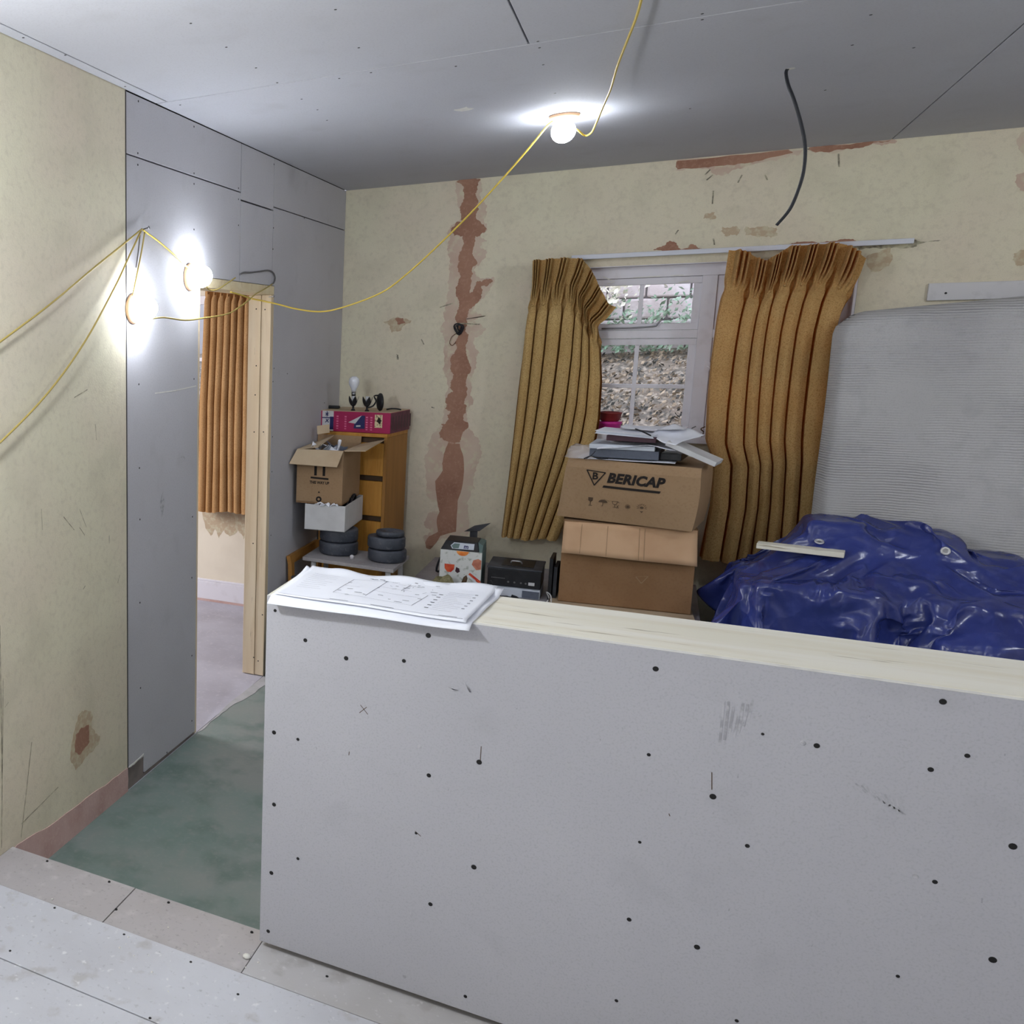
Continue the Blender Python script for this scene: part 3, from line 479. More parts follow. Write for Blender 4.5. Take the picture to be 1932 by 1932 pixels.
q = ony(1334, 690, D+.05); wpart(MB().box(q.x-.012, q.x+.012, D+.040, D+.056, q.z-.025, q.z+.02).tube([(q.x, D+.045, q.z), (q.x+.012, D+.032, q.z-.012), (q.x+.03, D+.03, q.z-.012)], .004, 6), 'window_catch', 'white_paint', bevel=0)
mk = MB()
for a, b in (((1138, 522), (1155, 530)), ((1145, 536), (1160, 531)), ((1195, 524), (1245, 521)), ((1265, 520), (1290, 519)), ((1280, 533), (1300, 530))):
    p = ony(*a, FY0-.001); q = ony(*b, FY0-.001); bar(mk, lambda u, v: (u, FY0-.0012, v), (p.x, p.z), (q.x, q.z), .005)
wpart(mk, 'flaking_paint', 'gypsum', bevel=0)

w2 = struct('window_2', 'white casement window of the next room')
MBf = frame_rect(MB(), V0, V1, VZ0, VZ1, .055, FY0, FY1); MBf.build('window_frame', 'white_paint', w2, bevel=.002)
MB().box((V0+V1)/2-.03, (V0+V1)/2+.03, FY0, FY1, VZ0+.055, VZ1-.055).build('mullion', 'white_paint', w2, bevel=.002)
for k in (1, 2):
    z = VZ0+.055+(VZ1-VZ0-.11)*k/3
    for a, b in ((V0+.055, (V0+V1)/2-.03), ((V0+V1)/2+.03, V1-.055)): MB().box(a, b, FY0+.01, FY1-.01, z-.012, z+.012).build('glazing_bar', 'white_paint', w2)
for a, b in ((V0+.055, (V0+V1)/2-.03), ((V0+V1)/2+.03, V1-.055)): MB().box(a, b, D+.098, D+.101, VZ0+.055, VZ1-.055).build('glass_pane', 'glass', w2)
MB().box(V0-.02, V1+.02, D-.03, FY0, VZ0-.03, VZ0).build('window_sill', 'white_paint', w2, bevel=.003)
#PART2
# ------------------------------------------------------------------ half-height wall on the step
HX0, HX1, HT = .885, 3.6, .988
hw = struct('wall_half', 'half height partition of grey plasterboard with a pine capping on the step edge')
MB().box(HX0, HX1, 2.210, 2.2225, .016, HT).build('plasterboard_sheet', 'board_front', hw, bevel=.0015)
MB().box(HX0+.002, HX1, 2.2095, 2.2226, HT-.0004, HT+.0006).build('gypsum_edge', 'gypsum', hw)
MB().box(HX0, HX1, 2.2235, 2.486, .945, HT+.001).build('capping_board', 'cap', hw, bevel=.003)
MB().box(HX0+.004, HX1, 2.240, 2.279, .0005, .944).box(HX0+.004, HX1, 2.284, 2.470, LO+.001, .944).build('stud_frame', 'timber_up', hw)
MB().box(HX0+.003, HX1, 2.471, 2.4835, LO+.02, .944).build('plasterboard_sheet', 'board', hw)
BIG = ((519, 1152, .0045), (576, 1208, .0055), (653, 1242, .006), (762, 1247, .005), (808, 1199, .0065), (517, 1382, .006), (562, 1395, .0045), (809, 1463, .0055), (904, 1438, .0065), (517, 1518, .006), (562, 1620, .0045), (512, 1647, .006), (894, 1636, .0065), (812, 1706, .0055), (506, 1757, .0055), (1187, 1735, .005), (1237, 1262, .006), (1345, 1503, .0065), (1410, 1596, .0045), (1541, 1407, .0055), (1779, 1324, .006), (1825, 1426, .0045), (1756, 1452, .005), (1911, 1597, .0065), (1764, 1664, .0045), (1315, 1787, .006), (1873, 1811, .0065), (878, 1880, .0045), (785, 1572, .0035), (1224, 1424, .004), (1207, 1589, .0035), (1439, 1385, .003), (1694, 1842, .0035), (1163, 1888, .004), (1390, 1926, .004))
for a, b, r in BIG:
    q = ony(a, b, 2.21); MB().disc((q.x, 2.2103, q.z), (0, -1, 0), r, .0012, 12).build('screw_head', 'dark', hw)
for a, b in ((792, 1409), (777, 1724), (1727, 1654), (1515, 1402), (763, 1842)):
    q = ony(a, b, 2.21); MB().disc((q.x, 2.2103, q.z), (0, -1, 0), .0055, .0008, 12).build('filled_dent', 'scuff', hw)
def hstroke(mb, pts, w):
    P = [ony(a, b, 2.2096) for a, b in pts]
    for p, q in zip(P, P[1:]): bar(mb, lambda u, v: (u, 2.2096, v), (p.x, p.z), (q.x, q.z), w)
mk = MB()
for l in ([(908, 1408), (906, 1436)], [(1343, 1457), (1343, 1490)], [(680, 1330), (694, 1348)], [(692, 1334), (678, 1345)], [(659, 1418), (658, 1425)], [(1262, 1535), (1264, 1540)], [(783, 1568), (794, 1578)]): hstroke(mk, l, .0016)
mk.build('pencil_mark', 'ink_soft', hw)
mk = MB(); rr = random.Random(4)
for k in range(9): hstroke(mk, [(1358+k*9, 1405-k*7+rr.uniform(-8, 8)), (1366+k*9, 1335+rr.uniform(-18, 24))], .0045)
for k in range(8): hstroke(mk, [(1614+k*11, 1478+k*4), (1634+k*9, 1496+k*5)], .003)
for k in range(6): hstroke(mk, [(1664+k*7, 1510+k*4), (1676+k*7, 1524+k*3)], .002)
for k in range(4): hstroke(mk, [(846+k*3, 1296+k*3), (858+k*3, 1302)], .002); hstroke(mk, [(876+k*3, 1288+k*3), (886+k, 1306)], .002)
for k in range(26): x = rr.uniform(520, 1900); y = rr.uniform(1330, 1800); hstroke(mk, [(x, y), (x+rr.uniform(-4, 4), y+rr.uniform(3, 10))], .0022)
o = mk.build('scuff_marks', 'scuff', hw); o['kind'] = 'stuff'

# plans lying on the capping
def plan(name, label, c, zb, droop, seed, lines):
    nz = lambda u, v: noise.noise((u*3+seed, v*3, seed*1.3))
    def pos(u, v, dz=0):
        x = (c[0][0]*(1-u)+c[1][0]*u)*(1-v)+(c[3][0]*(1-u)+c[2][0]*u)*v; y = (c[0][1]*(1-u)+c[1][1]*u)*(1-v)+(c[3][1]*(1-u)+c[2][1]*u)*v
        z = zb+.0025*(1+nz(u, v))+dz
        if y < 2.207: z -= min((2.207-y)*droop, .02)
        z += .012*max(0, .10-u)/.1*v*v+.010*max(0, v-.86)/.14*(.6+.5*math.sin(u*17+seed))
        y += .004*math.sin(u*21+seed)*v
        return (x, y, z)
    o = MB().grid(pos, 46, 30).build(name, 'paper', solid=.0006); tag(o, label, 'drawing', 'building plans on the half wall')
    if lines:
        mk = MB(); r = random.Random(seed)
        def st(a, b, w=.0012):
            n = 6
            for i in range(n):
                p = (a[0]+(b[0]-a[0])*i/n, a[1]+(b[1]-a[1])*i/n); q = (a[0]+(b[0]-a[0])*(i+1)/n, a[1]+(b[1]-a[1])*(i+1)/n)
                d = Vector((q[0]-p[0], q[1]-p[1])); nn = Vector((-d.y, d.x)).normalized()*w
                mk.add([pos(p[0]+nn.x, p[1]+nn.y, .0009), pos(p[0]-nn.x, p[1]-nn.y, .0009), pos(q[0]-nn.x, q[1]-nn.y, .0009), pos(q[0]+nn.x, q[1]+nn.y, .0009)], [(0, 1, 2, 3)])
        for a, b in (((.28, .80), (.27, .28)), ((.27, .28), (.70, .20)), ((.70, .20), (.72, .55)), ((.45, .85), (.44, .30)), ((.44, .5), (.7, .46)), ((.28, .55), (.36, .55)), ((.44, .66), (.62, .64)), ((.58, .85), (.57, .62)), ((.28, .80), (.52, .86))): st(a, b)
        for k in range(26): a = (r.uniform(.27, .74), r.uniform(.22, .9)); st(a, (a[0]+r.uniform(.012, .04), a[1]+r.uniform(-.006, .006)), .0045)
        for k in range(20): a = (r.uniform(.5, .72), r.uniform(.55, .86)); st(a, (a[0]+r.uniform(-.03, .03), a[1]+r.uniform(-.05, .05)), .0012)
        for k in range(9): st((.05, .82-.06*k), (.05+r.uniform(.08, .17), .82-.06*k), .0012)
        for k in range(12): st((.80, .72-.05*k), (.80+r.uniform(.06, .15), .72-.05*k), .0012)
        for k in range(6): st((.765, .62-.085*k), (.785, .62-.085*k), .008); st((.93, .72-.085*k), (.945, .72-.085*k), .007)
        st((.02, .03), (.98, .03), .0016); st((.30, .06), (.40, .055), .004); st((.52, .05), (.64, .045), .004); st((.86, .05), (.95, .05), .003)
        mk.build('printed_plan', 'pencil', o)['kind'] = 'stuff'
    return o
plan('building_plan', 'lower white plan sheet, its front edge hanging over the half wall', [(.898, 2.178), (1.376, 2.182), (1.402, 2.515), (.90, 2.475)], .9895, .55, 3, False)
plan('building_plan', 'printed building plan lying uppermost on the half wall capping', [(.905, 2.205), (1.366, 2.196), (1.386, 2.525), (.915, 2.485)], .9945, .4, 5, True)

# ------------------------------------------------------------------ festoon lamps and cables
def festoon_lamp(loc, nrm, label, h):
    o = thing('festoon_lamp', label, 'lamp', loc, group='festoon lamps')
    MB().lathe([(.056, .0005), (.056, .006), (.050, .014), (.036, .020), (.034, h-.032)], (0, 0, 0), 28, nrm).build('lamp_base', 'lamp_base', o)
    R = .045
    MB().lathe([(.028, h-.036)]+[(R*math.cos(t), h+R*math.sin(t)) for t in [-.62+(.62+math.pi/2)*k/9 for k in range(10)]], (0, 0, 0), 28, nrm).build('lamp_globe', 'lamp', o)
    return o
festoon_lamp((0.0015, 3.106, 1.752), (1, 0, 0), 'lit round festoon lamp on the grey partition, lower of the two', .054)
festoon_lamp((0.0015, 3.592, 1.893), (1, 0, 0), 'lit round festoon lamp beside the door head on the grey partition', .054)
festoon_lamp((1.288, 4.372, H-.0005), (0, 0, -1), 'lit round festoon lamp fixed to the ceiling', .062)
def cable(label, pts, r, m, nm='cable', group=None, cat='cable'):
    c = Vector(pts[0]); o = MB().tube(pts, r, 8, 5).build(nm, m, off=c, origin=c); return tag(o, label, cat, group)
X = lambda v, *ps: [onx(a, b, v) for a, b in ps]
R_ = .0034
cable('yellow cable running from the wall nail out of frame at left, upper of two', X(.012, (268, 432), (225, 467), (180, 503))+X(.02, (100, 570), (0, 645), (-120, 730)), R_, 'cord_pale', group='yellow festoon cables')
cable('yellow cable hanging steeply from the wall nail out of frame at left', X(.014, (266, 436), (243, 485), (215, 545))+X(.02, (160, 645), (90, 742), (0, 835), (-90, 910)), R_, 'cord_pale', group='yellow festoon cables')
cable('dusty cable pair dropping from the wall nail to the lower partition lamp', X(.012, (273, 438), (266, 480), (254, 540), (249, 570), (250, 592), (256, 606))+[Vector((.02, 3.112, 1.712))], R_*.9, 'cord_pale', group='yellow festoon cables')
cable('short dark tail of cable beside the lamp drop on the partition', X(.014, (264, 443), (261, 475), (257, 505)), R_*.8, 'grey_cord')
cable('yellow cable sloping from the wall nail down to the door head lamp', X(.012, (270, 434), (300, 456), (330, 482), (352, 503))+[Vector((.03, 3.588, 1.925))], R_, 'cord', group='yellow festoon cables')
cable('yellow cable swagging from the lower partition lamp to the door jamb nail', [Vector((.06, 3.135, 1.715))]+X(.04, (310, 599), (350, 604), (385, 600), (430, 592), (455, 577), (472, 564)), R_, 'cord_pale', group='yellow festoon cables')
cable('pale cable looping from the door head lamp up over the door head', [Vector((.06, 3.622, 1.862))]+X(.03, (395, 547), (410, 546), (425, 537), (444, 524)), R_*.9, 'cord_pale', group='yellow festoon cables')
cable('short bright yellow cable under the door head running to the jamb nail', X(.01, (435, 551), (453, 556), (473, 563)), R_, 'cord', group='yellow festoon cables')
cable('brown cable end curling up from the jamb nail to the door head corner', X(.012, (473, 563), (482, 555), (500, 545), (514, 536)), R_*.8, 'cord_pale', group='yellow festoon cables')
pts = [(472, 563), (520, 573), (560, 583), (605, 588), (650, 579), (720, 552), (770, 515), (830, 460), (890, 400), (950, 335), (1000, 277), (1034, 236)]
yb = [4.53, 4.55, 4.55, 4.55, 4.54, 4.52, 4.50, 4.47, 4.44, 4.41, 4.39, 4.372]
cable('long yellow cable swagging from the door jamb up to the ceiling lamp', [ony(a, b, y) for (a, b), y in zip(pts, yb)]+[Vector((1.262, 4.368, H-.014))], R_*1.15, 'cord', group='yellow festoon cables')
pts = [(1092, 247), (1104, 256), (1116, 250), (1125, 232), (1140, 196), (1152, 168), (1163, 130), (1174, 100), (1190, 60), (1202, 28), (1212, -10), (1222, -60)]
zz = [2.450, 2.443, 2.445, 2.455, 2.468, 2.478, 2.485, 2.488, 2.492, 2.494, 2.496, 2.498]
cable('yellow cable running from the ceiling lamp overhead towards the camera', [Vector((1.322, 4.37, 2.462))]+[onz(a, b, z) for (a, b), z in zip(pts, zz)]+[Vector((1.80, 1.9, 2.496)), Vector((1.9, .4, 2.49)), Vector((2.0, -2.3, 2.495))], R_*1.05, 'cord', group='yellow festoon cables')
def nail(label, c, n): o = MB().lathe([(.0022, 0), (.0022, .026), (.006, .027), (.006, .030)], (0, 0, 0), 8, n).build('nail', 'metal', origin=c); tag(o, label, 'nail')
nail('nail in the grey partition holding the yellow cables', onx(268, 433, 0), (1, .1, .2)); nail('nail in the pine door jamb holding the yellow cables', (-.003, 4.520, ony(472, 562, 4.53).z), (1, -.2, .1))
cable('black cable hanging out of a hole in the ceiling', [(1.987, 4.071, H+.004)]+[ony(a, b, y) for a, b, y in ((1483, 137, 4.065), (1487, 160, 4.05), (1498, 188, 4.04), (1511, 232, 4.04), (1519, 275, 4.04), (1517, 318, 4.04), (1507, 356, 4.04), (1490, 395, 4.04), (1465, 425, 4.04))], .0052, 'black_cord', cat='cable')
o = MB().disc((0, 0, 0), (0, 0, -1), .014, .001, 12).build('cable_hole', 'gypsum', ce); o.location = (1.992, 4.071, H)
cable('thin grey cable looping out above the door head on the partition', X(.006, (453, 518), (460, 514), (472, 514), (490, 512), (505, 510), (515, 514), (519, 524), (517, 533), (512, 537)), .0038, 'grey_cord')
co = thing('cable_coil', 'small black cable coil sticking out of the brown plaster strip', 'cable', ony(866, 622, D))
for k, (dx, dz, r) in enumerate(((-.005, .004, .030), (.012, .002, .026), (.004, -.002, .028))):
    MB().tube([(dx+r*.55*math.cos(t)+.006*math.sin(2*t), -.014-.006*k-.012*math.sin(t), dz+r*math.sin(t)) for t in [2*math.pi*i/14 for i in range(15)]], .0038, 6, 2).build('cable_loop', 'black_cord', co)
MB().tube([(-.01, -.004, -.02), (-.035, -.012, -.04), (-.045, -.012, -.075), (-.03, -.01, -.09), (-.012, -.01, -.07)], .002, 6).build('bare_wire', 'ply_dark', co)

# ------------------------------------------------------------------ curtains
def polyline(px, plane):
    P = [ony(a, b, plane) for a, b in px]; P = [(p.x, p.z) for p in P]; L = [0]
    for a, b in zip(P, P[1:]): L.append(L[-1]+math.hypot(b[0]-a[0], b[1]-a[1]))
    def f(t):
        d = t*L[-1]
        for i in range(len(L)-1):
            if d <= L[i+1] or i == len(L)-2:
                k = (d-L[i])/(L[i+1]-L[i]+1e-9); return (P[i][0]+(P[i+1][0]-P[i][0])*k, P[i][1]+(P[i+1][1]-P[i][1])*k)
    return f
def curtain(label, top, bottom, left, right, plane, n, depth, m, header, seed, umap=None, group=None, sharp=.26, nu=560, nv=80):
    T, B_, L_, R2 = (polyline(p, plane) for p in (top, bottom, left, right))
    c00, c10, c01, c11 = T(0), T(1), B_(0), B_(1); um = umap or (lambda u: u)
    def prof(u, v):
        w = um(u)*n+.22*noise.noise((u*4, v*1.6, seed))*(.3+v)
        q = w-math.floor(w); k = math.floor(w)
        e = min(1, min(q, 1-q)/.075); r = e*e*(3-2*e)*(.80+.20*math.sin(math.pi*q))*(.86+.16*noise.noise((k*3.7, seed, v*.7)))
        if v < header:                                  # pinch pleats with their three fingers
            e = 1-v/header; d = abs(q-.5)
            fing = .30+.65*abs(math.cos(d*math.pi*5)) if d < .3 else .25
            r = r*(1-min(1, e*2))+fing*min(1, e*2)
        pin = math.exp(-((v-header)/.018)**2)
        return r*(1-.45*pin), q, pin
    def pos(u, v):
        t, b, l, r = T(u), B_(u), L_(v), R2(v)
        p = []
        for i in (0, 1):
            p.append((1-v)*t[i]+v*b[i]+(1-u)*l[i]+u*r[i]-((1-u)*(1-v)*c00[i]+u*(1-v)*c10[i]+(1-u)*v*c01[i]+u*v*c11[i]))
        pr, q, pin = prof(u, v)
        x = p[0]+(q-.5)*(-.018)*pin
        return (x, plane+.02-depth*pr*(.8+.3*v), p[1]+.004*noise.noise((u*20, v*9, seed)))
    org = Vector(pos(.5, 0))
    o = MB().grid(pos, nu, nv).build('curtain', m, off=org, origin=org); tag(o, label, 'curtain', group)
    for k in range(n):                                  # covered buttons at each pinch
        lo, hi = 0., 1.
        for _ in range(30):
            mid = (lo+hi)/2
            if um(mid)*n < k+.5: lo = mid
            else: hi = mid
        p = Vector(pos(lo, header))-org+Vector((0, -.006, 0)); s = .007
        MB().lathe([(s*math.sin(a), -s*math.cos(a)) for a in [math.pi*i/6 for i in range(7)]], p, 8, (0, -1, 0)).build('pleat_button', m, o)
    return o
CP = D-.085
curtain('ochre curtain at the left of the window with its heading drooping at the right',
        [(1005, 492), (1035, 489), (1068, 487), (1100, 489), (1118, 512), (1136, 550), (1150, 575), (1163, 579)],
        [(949, 1008), (975, 1012), (1000, 1016), (1022, 1012), (1045, 1016), (1052, 1018)],
        [(1005, 492), (1004, 540), (993, 620), (980, 740), (965, 880), (949, 1008)],
        [(1163, 579), (1146, 600), (1128, 614), (1134, 660), (1137, 720), (1133, 790), (1124, 840), (1108, 885), (1085, 940), (1052, 1018)],
        CP, 7, .110, 'curtain', .16, 1.3, lambda u: u**.82 if u < 1 else 1, 'ochre window curtains')
curtain('ochre curtain at the right of the window, glowing orange where daylight passes through',
        [(1375, 472), (1398, 473), (1412, 476), (1430, 488), (1446, 492), (1466, 480), (1490, 465), (1530, 462), (1570, 459), (1597, 461), (1616, 474), (1634, 487)],
        [(1318, 1050), (1370, 1056), (1430, 1060), (1500, 1058), (1540, 1050)],
        [(1375, 472), (1366, 530), (1352, 600), (1341, 680), (1334, 760), (1331, 830), (1345, 870), (1340, 950), (1318, 1050)],
        [(1634, 487), (1622, 520), (1606, 552), (1588, 590), (1574, 640), (1562, 720), (1552, 800), (1546, 880), (1542, 960), (1540, 1050)],
        CP-.012, 7, .120, 'curtain_backlit', .12, 4.1, lambda u: u*.5+.5*u*u*(3-2*u), 'ochre window curtains')
tr = thing('curtain_track', 'white curtain track above the window with torn plaster over it', 'curtain rail', (1.94, D-.045, 2.052))
MB().box(-.70, .70, .001, .020, -.012, .012).build('track_rail', 'rail', tr, bevel=.002)
for x in (-.60, -.2, .2, .62): MB().box(x-.012, x+.012, .019, .0445, -.010, .014).build('track_bracket', 'rail', tr)
curtain('rust coloured curtain seen through the door opening in the next room',
        [(372, 528), (400, 530), (430, 533), (470, 537), (490, 539)], [(372, 962), (400, 966), (430, 964), (470, 970), (490, 972)],
        [(388, 528), (384, 640), (378, 760), (374, 962)], [(490, 539), (489, 700), (490, 972)], D-.075, 8, .065, 'curtain_far', .055, 7.7, nu=200)

bt = MB().box(0, 1.4, 0, .018, 0, .078).build('wall_batten', 'white_dull', origin=(2.716, D-.0185, 1.781), bevel=.002); tag(bt, 'white painted batten fixed to the yellow wall above the mattress', 'batten')
o = MB().disc((.062, 0, .032), (0, -1, 0), .005, .001).build('screw_head', 'dark', bt)
#PART3
# ------------------------------------------------------------------ mattress leaning on the wall
def mattress():
    Wd, Ht, Th = 1.75, 1.795, .20
    org = Vector((2.365, 5.50, -.10))
    def pos(u, v, side):
        x = Wd*u; z = Ht*v
        # rounded outline
        r = .06; dx = 0
        if z > Ht-r: k = (z-(Ht-r))/r; dx = r*(1-math.sqrt(max(0, 1-k*k)))
        x = dx+(Wd-2*dx)*u
        z += (.030*min(1, x/.10)+.062*x/.65)*v
        e = min(1, min(u, 1-u)*Wd/.05); e2 = min(1, (1-v)*Ht/.05)
        t = Th*.5*(max(0, 1-(1-e)**2)**.5)*(max(0, 1-(1-e2)**2)**.5)
        y = (-t if side else t)+.012*noise.noise((x*2, z*2.2, 3))*(1 if side else 0)
        y += -(1.62-z)*.155
        return (x+.02*noise.noise((z*2, 1, 5))-.045*(1-v)*(1-u), y, z)
    b = MB(); b.grid(lambda u, v: pos(u, v, 1), 70, 60); b.grid(lambda u, v: pos(u, v, 0), 70, 60)
    o = b.build('mattress', 'mattress', origin=org); tag(o, 'ribbed pale grey mattress standing on edge against the yellow wall', 'mattress')
mattress()

# ------------------------------------------------------------------ blue tarpaulin over a covered heap (draped by a short cloth simulation)
def boxmesh(x0, x1, y0, y1, z0, z1, n): return MB().box(x0, x1, y0, y1, z0, z1).build(n, 'black')
def drape():
    cs = [boxmesh(2.07, 3.9, 4.72, 5.75, -.15, .575, 'support'), boxmesh(2.31, 2.46, 5.02, 5.30, .4, .815, 'support'), boxmesh(2.46, 2.74, 5.05, 5.30, .4, .785, 'support'), boxmesh(2.74, 2.95, 5.05, 5.30, .4, .71, 'support'), boxmesh(2.95, 3.7, 5.08, 5.30, .4, .65, 'support'), boxmesh(2.50, 2.66, 4.80, 5.0, .4, .64, 'support'),
          boxmesh(1, 4.6, 3, 6, -.3, -.15, 'support'), boxmesh(2.70, 3.9, 4.58, 4.8, -.15, .46, 'support'), boxmesh(2.12, 2.5, 4.66, 4.74, -.15, .60, 'support'), boxmesh(1.2, 1.95, 4.78, 5.8, -.15, .338, 'support')]
    for o in cs: o.modifiers.new('c', 'COLLISION'); o.collision.thickness_outer = .014; o.collision.cloth_friction = 9
    nx_, ny_ = 176, 124; x0, x1, y0, y1 = 1.74, 4.25, 3.88, 5.56
    def wave(x, y):
        n1 = noise.noise((x*1.7, y*1.7, 1.3)); n2 = noise.noise((x*2.3, y*2.3, 9.1))
        return .105*math.sin(x*20+6*n1+2.5*y)*(.6+.9*n2)+.050*math.sin(y*18+x*7+7*n2)+.06*n1
    vs = [(x0+(x1-x0)*i/(nx_-1), y0+(y1-y0)*j/(ny_-1), .93+wave(x0+(x1-x0)*i/(nx_-1), y0+(y1-y0)*j/(ny_-1))) for j in range(ny_) for i in range(nx_)]
    me = bpy.data.meshes.new('tarpaulin'); me.from_pydata(vs, [], [(j*nx_+i, j*nx_+i+1, (j+1)*nx_+i+1, (j+1)*nx_+i) for j in range(ny_-1) for i in range(nx_-1)])
    o = bpy.data.objects.new('tarpaulin', me); col.objects.link(o)
    md = o.modifiers.new('cloth', 'CLOTH'); s = md.settings
    s.quality = 5; s.mass = .25; s.tension_stiffness = 25; s.compression_stiffness = 25; s.shear_stiffness = 12; s.bending_stiffness = .15; s.air_damping = 1.2
    md.collision_settings.distance_min = .008; md.collision_settings.use_self_collision = False; md.collision_settings.collision_quality = 3
    md.point_cache.frame_start = 1; md.point_cache.frame_end = 40
    for f in range(1, 41): sc.frame_set(f)
    res = bpy.data.meshes.new_from_object(o.evaluated_get(bpy.context.evaluated_depsgraph_get()))
    co = [v.co.copy() for v in res.vertices]; fs = [tuple(p.vertices) for p in res.polygons]
    for q in cs+[o]: bpy.data.objects.remove(q)
    sc.frame_set(1)
    fs = [f for f in fs if max(co[i].y for i in f) < 5.20]
    return co, fs, nx_, ny_
TCO, TF, TNX, TNY = drape()
tb = MB(); tb.add(TCO, TF, True)
torg = Vector((2.9, 4.7, LO))
tarp = tb.build('tarpaulin', 'tarp', off=torg, origin=torg); tag(tarp, 'crumpled blue tarpaulin draped over a heap in front of the mattress', 'tarpaulin')
md = tarp.modifiers.new('sub', 'SUBSURF'); md.levels = 1; md.render_levels = 1
from mathutils.bvhtree import BVHTree
TB = BVHTree.FromPolygons(TCO, TF)
def eyelet(px, py):
    d = Pray(px, py); h = TB.ray_cast(CAM, d)
    if h[0] is None: return
    n = h[1] if h[1].dot(d) < 0 else -h[1]
    MB().lathe([(.008, 0), (.010, .003), (.016, .003), (.018, 0)], h[0]+n*.007, 16, n).build('eyelet', 'metal_pale', tarp, off=torg)
M['metal_pale'] = mat('pale_aluminium_eyelet', rgb(206, 206, 210), .45, metal=.5)
eyelet(1545, 1024); eyelet(1782, 1040)
d = Pray(1510, 1052); h = TB.ray_cast(CAM, d); hz = h[0].z if h[0] else .6
def offcut_z(x, y):
    q = TB.ray_cast(Vector((x, y, 1.5)), Vector((0, 0, -1))); return q[0].z if q[0] else .6
cx_, cy_ = (h[0].x, h[0].y) if h[0] else (2.27, 5.05)
zz = max(offcut_z(cx_+a*.13, cy_-a*.02) for a in (-1, -.5, 0, .5, 1))
oc = MB().box(-.155, .145, -.035, .035, 0, .022).build('timber_offcut', 'cap', origin=(cx_, cy_, zz+.003), bevel=.002); oc.rotation_euler = (0, 0, -.17)
tag(oc, 'pale timber offcut lying on the blue tarpaulin', 'timber')

# ------------------------------------------------------------------ bench with the cartons
BT = .335
bench = thing('low_bench', 'low grey bench against the window wall under cartons and boxes', 'bench', (1.28, 5.25, LO))
MB().box(-.66, .66, -.42, .49, BT-LO-.03, BT-LO).build('bench_top', 'table', bench, bevel=.004)
MB().box(-.63, .63, -.39, .49, .06, BT-LO-.0305).build('bench_body', 'charcoal', bench, bevel=.004)
for sx in (-.6, .6):
    for sy in (-.36, .44): MB().box(sx-.025, sx+.025, sy-.025, sy+.025, 0, .0595).build('foot', 'charcoal', bench)
fc = MB().box(-.31, .29, -.12, .42, 0, .012).build('flattened_carton', 'card_grey', origin=(1.62, 5.05, BT+.001)); tag(fc, 'flattened pale carton lying under the lower brown carton', 'box')
fc.rotation_euler = (0, 0, .06)
# lower carton with hanging flap
Z1, Z2 = BT+.014, .752
c2 = thing('carton', 'lower brown carton with its front flap hanging open under another box', 'box', (1.624, 5.01, Z1), math.atan2(.037, .552), 'stacked brown cartons')
hgt = Z2-Z1; w = .276
b = MB(); t = .005
b.box(-w, w, 0, t, 0, hgt).box(-w, w, .40-t, .40, 0, hgt).box(-w, -w+t, t, .40-t, 0, hgt).box(w-t, w, t, .40-t, 0, hgt).box(-w, w, 0, .40, -.0, .004)
b.build('carton_body', 'card_dark', c2)
b = MB(); b.box(-w, w, t, .40-t, hgt-.004, hgt-.0005).build('top_flap', 'card', c2)
def flapf(u, v): return (-w+.004+2*(w-.004)*u+(.012*v*(u-.3)), -.002-.035*v+.004*math.sin(u*9)*v, hgt-.002-.150*v-.012*v*(u))
f = MB().grid(flapf, 24, 6).build('front_flap', 'card_in', c2, solid=.004)
f['label'] = 'pale inner face of hanging flap'
for u in (.14, .34, .58, .62):
    p, q = flapf(u, .05), flapf(u, .97); mk = MB(); mk.add([(p[0]-.001, p[1]-.004, p[2]), (p[0]+.001, p[1]-.004, p[2]), (q[0]+.001, q[1]-.004, q[2]), (q[0]-.001, q[1]-.004, q[2])], [(0, 1, 2, 3)])
    mk.build('crease', 'card', c2)
mk = MB(); F2 = lambda a, b_: (a, -.0012, b_); bar(mk, F2, (.045, .158), (.07, .128), .004); bar(mk, F2, (.07, .128), (.095, .165), .004); bar(mk, F2, (.045, .158), (.095, .165), .0015); mk.build('tab_cut', 'card', c2)
# printed carton on top
c1 = thing('carton', 'upper brown carton printed BERICAP with papers piled on top', 'box', (1.592, 5.003, Z2+.002), math.atan2(-.09, .56), 'stacked brown cartons')
w, dp, hh = .2835, .36, .300
def c1pos(a, b_, c_):   # unit cube to a soft, sagging carton
    x = (a*2-1)*w; y = b_*dp; z = c_*hh
    x += (1-a)*.030*c_+a*(.010*math.sin(math.pi*c_)+.012*c_)
    bul = math.sin(math.pi*a)*math.sin(math.pi*c_)
    y += -(1-b_)*.014*bul+(1-b_)*.022*max(0, c_-.86)/.14
    z += -.018*math.sin(math.pi*a)*math.sin(math.pi*b_)*c_-.012*c_*a*(1-b_)
    z += (.010*(1-a)*(1-c_)*(1-b_))
    return Vector((x, y, z))
b = MB(); n = 14
for fn in (lambda u, v: c1pos(u, 0, v), lambda u, v: c1pos(u, 1, v), lambda u, v: c1pos(0, u, v), lambda u, v: c1pos(1, u, v), lambda u, v: c1pos(u, v, 0), lambda u, v: c1pos(u, v, 1)):
    b.grid(fn, n, n, False)
b.build('carton_body', 'card', c1)
def FR(x, z):           # a point on the printed front face
    c_ = min(max(z/hh, 0), 1); a = (x+w)/(2*w); p = c1pos(a, 0, c_); return (x, p.y-.0022, z)
mk = MB()
tri = [(-.163, .248), (-.083, .241), (-.126, .178)]
for i in range(3): bar(mk, FR, tri[i], tri[(i+1) % 3], .005)
